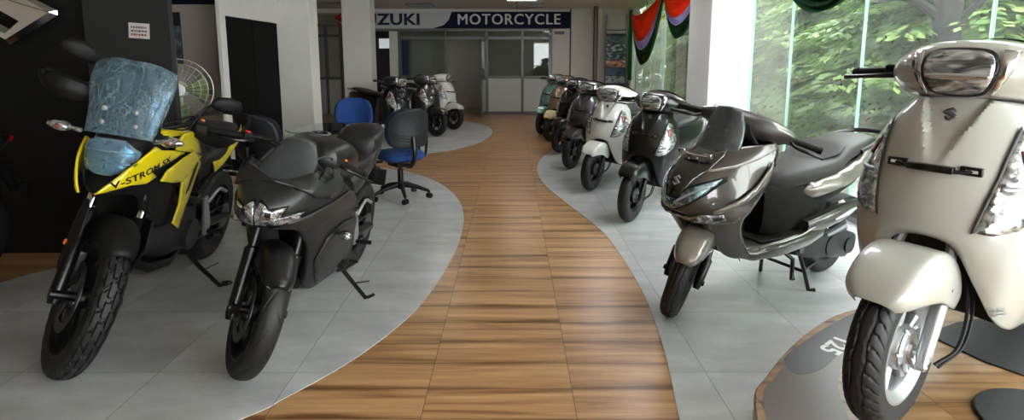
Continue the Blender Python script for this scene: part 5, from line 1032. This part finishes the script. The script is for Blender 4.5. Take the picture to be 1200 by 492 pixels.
# ================================================================ office chairs
M_BLUEF = mat('blue_fabric', (.10, .25, .50), .9, noise=.12, nscale=150, bump=.15)
M_NAVYF = mat('navy_fabric', (.06, .08, .13), .9, noise=.12, nscale=150, bump=.15)
M_SHELL = mat('charcoal_shell', (.12, .13, .15), .5)
def make_chair(label, fab, seath=.42):
    r = empty('office_chair', label, 'chair', group='office chairs round the glass table')
    b = MB(); b.loft([ring((0, 0, z), a, c, 24, .62, 'z') for z, a, c in ((seath-.01, .19, .18), (seath+.01, .225, .215), (seath+.05, .23, .22), (seath+.075, .20, .19), (seath+.08, .12, .12))]); b.build('seat', fab, r)
    bk = []
    for z, hw, x in ((.14, .14, -.215), (.18, .19, -.225), (.28, .215, -.225), (.40, .205, -.235), (.47, .17, -.255), (.505, .09, -.265)):
        bk.append([(x-.05*(y*1.)**2*0+.10*(y*hw/.21)**2, y*hw, seath+z) for y in (-1, -.6, -.2, .2, .6, 1)])
    b = MB(); b.patch(bk, 4, 4, mirror=False); b.build('backrest', fab, r, solid=.035, soff=1 if False else 0)
    b = MB(); b.patch([[(x-.045, y*1.02, z) for x, y, z in q] for q in bk], 4, 4, mirror=False); sh = b.build('back_shell', M_SHELL, r, solid=.03, soff=0)
    for dz in (0, .025, .05):
        b = MB(); b.tube([(-.235+.10*(y/.21)**2-.056-.0, y, seath+.20+dz+.9*y*y) for y in (-.17, -.10, -.05, 0, .05, .10, .17)], .004, 6, 3); b.build('groove', M_BTXT, sh)
    b = MB(); b.tube([(-.30, 0, seath+.25), (-.31, 0, seath+.05), (-.22, 0, seath-.05), (-.05, 0, seath-.05)], .022, 8, 4); b.box((-.12, -.09, seath-.07), (.10, .09, seath-.01)); b.build('back_bracket', M_SATIN, r)
    for s in (-1, 1):
        b = MB(); b.tube([(-.02, s*.20, seath-.01), (-.02, s*.27, seath), (-.03, s*.285, seath+.10), (-.04, s*.28, seath+.19), (.06, s*.27, seath+.205), (.14, s*.265, seath+.18), (.10, s*.27, seath+.06), (.04, s*.25, seath)], .014, 8, 4); b.build('armrest', M_BLKP, r)
    b = MB(); b.bar((0, 0, .10), (0, 0, .30), .03, 14); b.bar((0, 0, .28), (0, 0, seath-.03), .016, 12); b.build('gas_lift', M_SATIN, r)
    b = MB()
    for k in range(5):
        a = 2*pi*k/5+.3; b.tube([(.03*cos(a), .03*sin(a), .14), (.15*cos(a), .15*sin(a), .12), (.28*cos(a), .28*sin(a), .075)], [.028, .022, .016], 8)
    b.build('star_base', M_BLKP, r)
    for k in range(5):
        a = 2*pi*k/5+.3; c = (.285*cos(a), .285*sin(a)); b = MB()
        for s in (-1, 1): b.lathe([(.001, -.010), (.026, -.010), (.028, 0), (.026, .010), (.001, .010)], 16, Matrix.Translation((c[0]+.016*s*-sin(a+.7), c[1]+.016*s*cos(a+.7), .028)) @ Matrix.Rotation(a+.7, 4, 'Z'))
        b.bar((c[0], c[1], .03), (c[0], c[1], .08), .009, 8); b.build('caster', M_BLKP, r)
    return r
ch = make_chair('blue seated office chair turned away, its grey shell back towards the aisle', M_BLUEF, .41); place(ch, -1.10, 5.45, .003, 128, .98)
c2 = dup(ch); c2['label'] = 'blue office chair facing the camera behind the round glass table'; place(c2, -1.85, 6.55, .003, -75, .98)
c3 = make_chair('dark navy office chair behind the black sport motorcycle', M_NAVYF, .43); place(c3, -2.02, 4.72, .003, 70, .98)
# round glass table
t = empty('glass_table', 'round glass topped table on dark legs behind the black sport motorcycle', 'table', (-1.60, 5.12, 0))
b = MB(); b.lathe([(.001, .736), (.44, .736), (.447, .741), (.44, .747), (.001, .747)], 48, Matrix.Rotation(R(90), 4, 'X') @ Matrix.Scale(-1, 4, (0, 1, 0)) if False else Matrix(((1, 0, 0, 0), (0, 0, 1, 0), (0, 1, 0, 0), (0, 0, 0, 1)))); b.build('table_top', clear_mat('table_glass', (.62, .74, .70), streak=0), t)
for k in range(3):
    a = 2*pi*k/3+.5; b = MB(); b.tube([(.30*cos(a), .30*sin(a), .735), (.10*cos(a), .10*sin(a), .40), (.32*cos(a), .32*sin(a), .012)], .017, 10, 6); b.build('leg', M_SATIN, t)
b = MB(); b.lathe([(.10, .40), (.125, .40), (.125, .42), (.10, .42)], 24, Matrix(((1, 0, 0, 0), (0, 0, 1, 0), (0, 1, 0, 0), (0, 0, 0, 1))), close=True); b.build('ring', M_SATIN, t)
# pedestal fan half behind the charcoal pillar
f = empty('pedestal_fan', 'pedestal fan with round wire guard half behind the charcoal pillar', 'fan', (-2.58, 4.38, 0), R(-62))
M_FANW = mat('fan_cream_plastic', (.70, .71, .62), .4); M_FANG = mat('fan_green_plastic', (.40, .46, .28), .4); M_WIRE = mat('fan_wire', (.62, .62, .58), .35, .5)
TX = Matrix.Rotation(R(90), 4, 'Z'); zc = 1.13
def wring(rr, x, w=.0022): return [(x, rr*cos(2*pi*k/32), zc+rr*sin(2*pi*k/32)) for k in range(33)]
b = MB()
for rr, x, w in ((.235, .0, .005), (.20, .045, .002), (.15, .065, .002), (.10, .075, .002), (.20, -.045, .002), (.12, -.06, .002)): b.tube(wring(rr, x), w, 6)
for k in range(28):
    a = 2*pi*k/28; b.tube([(x, rr*cos(a), zc+rr*sin(a)) for rr, x in ((.05, .08), (.12, .072), (.19, .05), (.235, 0), (.19, -.048), (.08, -.062))], .0013, 5)
b.build('guard', M_WIRE, f)
b = MB(); b.lathe([(.001, .085), (.03, .085), (.045, .078), (.045, .07), (.001, .068)], 20, Matrix.Translation((0, 0, zc)) @ Matrix.Rotation(R(-90), 4, 'Z')); b.build('hub_cap', M_WTXT, f)
for k in range(3):
    rows = []
    for i in range(6):
        rr = .03+.17*i/5; rows.append([(.02+.05*(q-.5), rr*cos(2.094*k+(q-.5)*1.1*(.5+i/8)), zc+rr*sin(2.094*k+(q-.5)*1.1*(.5+i/8))) for q in (0, .25, .5, .75, 1)])
    b = MB(); b.patch(rows, 2, 2, mirror=False); b.build('blade', clear_mat('fan_blade', (.45, .47, .40)) if False else M_FANG, f, solid=.003)
b = MB(); b.loft([ring((x, 0, zc), a, a, 16, 1) for x, a in ((-.05, .05), (-.07, .065), (-.16, .06), (-.19, .035))]); b.build('motor', M_FANW, f)
b = MB(); b.bar((-.11, 0, .03), (-.11, 0, zc-.05), .016, 12); b.bar((-.11, 0, .45), (-.11, 0, .92), .022, 12); b.build('pole', M_FANW, f)
b = MB(); b.box((-.15, -.05, .86), (-.06, .05, 1.0)); b.build('switch_box', M_FANG, f, bevel=.012)
b = MB(); b.lathe([(.001, .004), (.19, .004), (.20, .015), (.19, .03), (.06, .05), (.001, .05)], 36, Matrix(((1, 0, 0, -.11), (0, 0, 1, 0), (0, 1, 0, 0), (0, 0, 0, 1)))); b.build('base', M_FANG, f)
# notice on the pillar
n = empty('notice_sign', 'small white paper notice taped on the charcoal pillar', 'notice', (-2.475, 3.806, 1.55)); n.rotation_euler = (0, R(4), 0)
b = MB(); b.box((-.068, -.002, -.05), (.068, .002, .05)); b.build('sheet', mat('white_paper', (.82, .80, .78), .7), n, smooth=False)
b = MB(); rng = random.Random(3)
for z, m_ in ((.022, 0), (-.002, 0), (-.026, 1)):
    x = -.052; b.use(m_)
    while x < .045: wd = .006+.012*rng.random(); b.box((x, -.0032, z-(.006 if z else .004)), (x+wd, -.0018, z+.006)); x += wd+.005
b.build('print', [mat('grey_print_ink', (.35, .34, .36), .6), mat('red_print_ink', (.55, .25, .25), .6)], n, smooth=False)
# chrome emblem on the black wall
S = .60; b = MB(); b.prism([(-3.285+a*1.06, 1.755+c) for a, c in s_logo(S, 1.05)], 3.74, 3.85); em = b.build('wall_emblem', mat('mirror_chrome', (.88, .88, .89), .10, 1), None, smooth=False)
import bmesh
bm = bmesh.new(); bm.from_mesh(em.data); bm.faces.ensure_lookup_table(); ff = max(bm.faces, key=lambda f: -f.normal.y*f.calc_area())
bmesh.ops.inset_region(bm, faces=[ff], thickness=.035, depth=.03); bm.to_mesh(em.data); bm.free()
tag(em, 'large chrome emblem mounted on the black wall at top left', 'emblem')
# poster on the cream wall
p = empty('wall_poster', 'narrow poster on the cream wall beside the charcoal pillar', 'poster', (-4.47, 7.59, 1.64)); b = MB(); b.box((-.09, -.004, -.34), (.09, .004, .34)); b.build('sheet', mat('poster_dark', (.08, .10, .16), .5), p, smooth=False)
b = MB(); b.box((-.085, -.006, -.32), (.085, -.003, .16)); g = N('poster_art'); v = g.obj((6, 6, 6)); nt = g.n('ShaderNodeTexNoise', i_Scale=1.0, i_Detail=4.0); g.l(v, nt.inputs['Vector']); g.l(g.ramp(nt.outputs['Fac'], [(.35, lin((.12, .14, .17))), (.5, lin((.35, .42, .48))), (.65, lin((.62, .66, .68)))]), g.p.inputs['Base Color']); b.build('picture', g.m, p, smooth=False)
# poster stand at the far right
ps = empty('poster_stand', 'tall metal poster stand with motorcycle pictures by the far window', 'display stand', (2.50, 13.75, 0))
b = MB()
for s in (-1, 1): b.box((s*.24-.02, 0, 0), (s*.24+.02, .035, 2.44)); b.box((s*.24-.02, -.25, 0), (s*.24+.02, .25, .03))
b.box((-.24, .005, 2.05), (.24, .03, 2.08)); b.build('frame', M_ALU, ps, smooth=False, bevel=.004)
b = MB(); b.box((-.25, -.015, .35), (.25, -.003, 1.98)); bd = b.build('board', mat('board_dark', (.10, .12, .15), .4), ps, smooth=False)
rng = random.Random(11); cols = [(.42, .50, .55), (.30, .42, .42), (.16, .30, .28), (.62, .45, .34), (.20, .30, .48), (.55, .58, .60), (.12, .14, .18), (.35, .25, .22)]
for i in range(8):
    z1 = 1.92-.19*i; pm = N('stand_picture'); v = pm.obj((9, 9, 14)); nt = pm.n('ShaderNodeTexNoise', i_Scale=1.0, i_Detail=5.0); pm.l(v, nt.inputs['Vector']); c = cols[i]; c2_ = cols[(i*3+2) % 8]
    pm.l(pm.ramp(nt.outputs['Fac'], [(.38, lin(tuple(x*.35 for x in c))), (.5, lin(c)), (.62, lin(tuple(min(1, x*1.5) for x in c2_)))]), pm.p.inputs['Base Color']); pm.p.inputs['Roughness'].default_value = .3
    b = MB(); b.box((-.235, -.019, z1-.17), (.235, -.016, z1)); b.build('picture', pm.m, bd, smooth=False)
# steel pipe
b = MB(); b.bar((1.97, 13.5, 0), (1.97, 13.5, H), .055, 20); tag(b.build('steel_pipe', mat('brown_steel', (.42, .39, .36), .4, .5)), 'vertical grey brown pipe from floor to ceiling by the poster stand', 'pipe')
# tricolour drapes along the window heads
def cloth(name, c, tr=.5):
    g = N(name); g.p.inputs['Base Color'].default_value = lin(c); g.p.inputs['Roughness'].default_value = .85; t = g.n('ShaderNodeBsdfTranslucent'); t.inputs[0].default_value = lin(c)
    mx = g.n('ShaderNodeMixShader'); mx.inputs[0].default_value = tr; g.l(g.p.outputs[0], mx.inputs[1]); g.l(t.outputs[0], mx.inputs[2]); g.l(mx.outputs[0], g.out.inputs[0]); return g.m
M_ORG = cloth('orange_cloth', (1.0, .40, .15)); M_LAV = cloth('white_cloth', (.80, .77, .92)); M_GRN = cloth('green_cloth', (.05, .29, .13), .35)
def swag(y0, y1, z0, z1, din, dout, label, tail=False):
    r = empty('tricolour_drape', label, 'drape', (XW-.12, (y0+y1)/2, 1.9), 0, 'tricolour drapes along the windows')
    o = Vector(r.location)
    for nm, s0, s1, m in (('orange_band', 0, .52, M_ORG), ('white_band', .52, .70, M_LAV), ('green_band', .70, 1.0, M_GRN)):
        rows = []
        for i in range(25):
            t = i/24; row = []
            for k in range(7):
                s = s0+(s1-s0)*k/6; dp = din+(dout-din)*s; e = 1-abs(2*t-1)**2.0; top = z0+(z1-z0)*t
                row.append(tuple(Vector((XW-.13-.05*sin(s*38+t*2)*(.4+.6*e)-.10*e*(1-s), y0+(y1-y0)*t+.02*(s-.5), top-dp*e))-o))
            rows.append(row)
        b = MB(); b.grid(rows); b.build(nm, m, r, solid=.004)
    if tail:
        rows = []
        for i in range(12):
            z = z0-1.9*i/11*.85; rows.append([tuple(Vector((XW-.14-.03*sin(k*2.3), y0+.10-.035*k*(1+.3*i/11), z))-o) for k in range(7)])
        b = MB(); b.grid(rows); b.build('green_tail', cloth('bright_green_cloth', (.10, .55, .28)), r, solid=.004)
    return r
swag(13.35, 10.55, 2.5, 2.56, .25, 1.28, 'tricolour drape swagged low over the far end of the windows, with a green tail', True)
swag(10.55, 8.35, 2.56, 2.56, .15, .85, 'tricolour drape swag just left of the right window column')
swag(8.35, 6.55, 2.56, 2.56, .4, .72, 'tricolour drape swag mostly hidden by the right window column')
swag(6.25, 4.0, 2.58, 2.58, .4, .80, 'tricolour drape swag over the window above the bronze scooter')
# sheer curtain
rows = []
for i in range(2): rows.append([(XW-.06+.03*sin(k*1.1), 10.6+2.5*k/60, (.14, 2.1)[i]) for k in range(61)])
b = MB(); b.grid(rows); g = N('sheer_cloth'); g.t.nodes.remove(g.p); tr = g.n('ShaderNodeBsdfTransparent'); df = g.n('ShaderNodeBsdfTranslucent'); df.inputs[0].default_value = (.9, .92, .92, 1); mx = g.n('ShaderNodeMixShader'); mx.inputs[0].default_value = .45; g.l(tr.outputs[0], mx.inputs[1]); g.l(df.outputs[0], mx.inputs[2]); g.l(mx.outputs[0], g.out.inputs[0])
tag(b.build('sheer_curtain', g.m), 'white sheer curtain over the far windows beneath the drapes', 'curtain')
# ceiling panels at the far end
for x, y, lab in ((-2.1, 13.2, 'square ceiling light panel above the navy scooters side'), (.40, 13.6, 'square ceiling light panel nearest the MOTORCYCLE lettering'), (.38, 12.6, 'square ceiling light panel in front of the sign, towards the aisle'), (-3.9, 12.9, 'square ceiling light panel at the far left corner')):
    l = empty('ceiling_light', lab, 'ceiling light', (x, y, H), 0, 'ceiling light panels'); b = MB(); b.box((-.3, -.3, -.02), (.3, .3, 0)); b.build('frame', M_ALU, l, smooth=False); b = MB(); b.box((-.27, -.27, -.024), (.27, .27, -.018)); b.build('diffuser', M_PANEL, l, smooth=False)
M_LAMP = mat('lamp_diffuser', (.97, .98, 1.0), .5, emis=13.0); M_LAMPF = mat('far_lamp_diffuser', (1.0, .98, .95), .5, emis=7.0)  # for unseen lamps added to raise the room's brightness
for x, y, lab in ((1.7, 3.6, 'lit square ceiling lamp over the bronze scooter'), (1.6, 5.8, 'lit square ceiling lamp over the front of the window row'), (-1.2, 9.4, 'lit square ceiling lamp over the scooters at the far left'), (.2, 11.6, 'lit square ceiling lamp over the far end of the aisle'), (1.4, 8.4, 'lit square ceiling lamp over the middle of the window row')):
    l = empty('ceiling_lamp', lab, 'ceiling light', (x, y, H), 0, 'lit ceiling lamps of the showroom'); b = MB(); b.box((-.32, -.32, -.03), (.32, .32, 0)); b.build('frame', M_ALU, l, smooth=False); b = MB(); b.box((-.29, -.29, -.034), (.29, .29, -.028)); b.build('diffuser', M_LAMP if x > 1 else M_LAMPF, l, smooth=False)
# second sport motorcycle cut by the left edge
m2 = dup(sport); m2['label'] = 'black motorcycle almost wholly cut off by the left picture edge'; place(m2, -3.34, 1.95, .003, -90, .96, 9)
# ================================================================ light
w = bpy.data.worlds.new('overcast_sky'); SC.world = w; w.use_nodes = True
bg = w.node_tree.nodes['Background']; bg.inputs[0].default_value = (.97, .98, 1.0, 1); bg.inputs[1].default_value = 10.0
SC.view_settings.view_transform = 'Standard'; SC.view_settings.look = 'None'; SC.view_settings.exposure = 0.5; SC.view_settings.gamma = 1
SC.view_settings.use_curve_mapping = False
SC.cycles.max_bounces = 10; SC.cycles.transparent_max_bounces = 24; SC.cycles.sample_clamp_indirect = 6
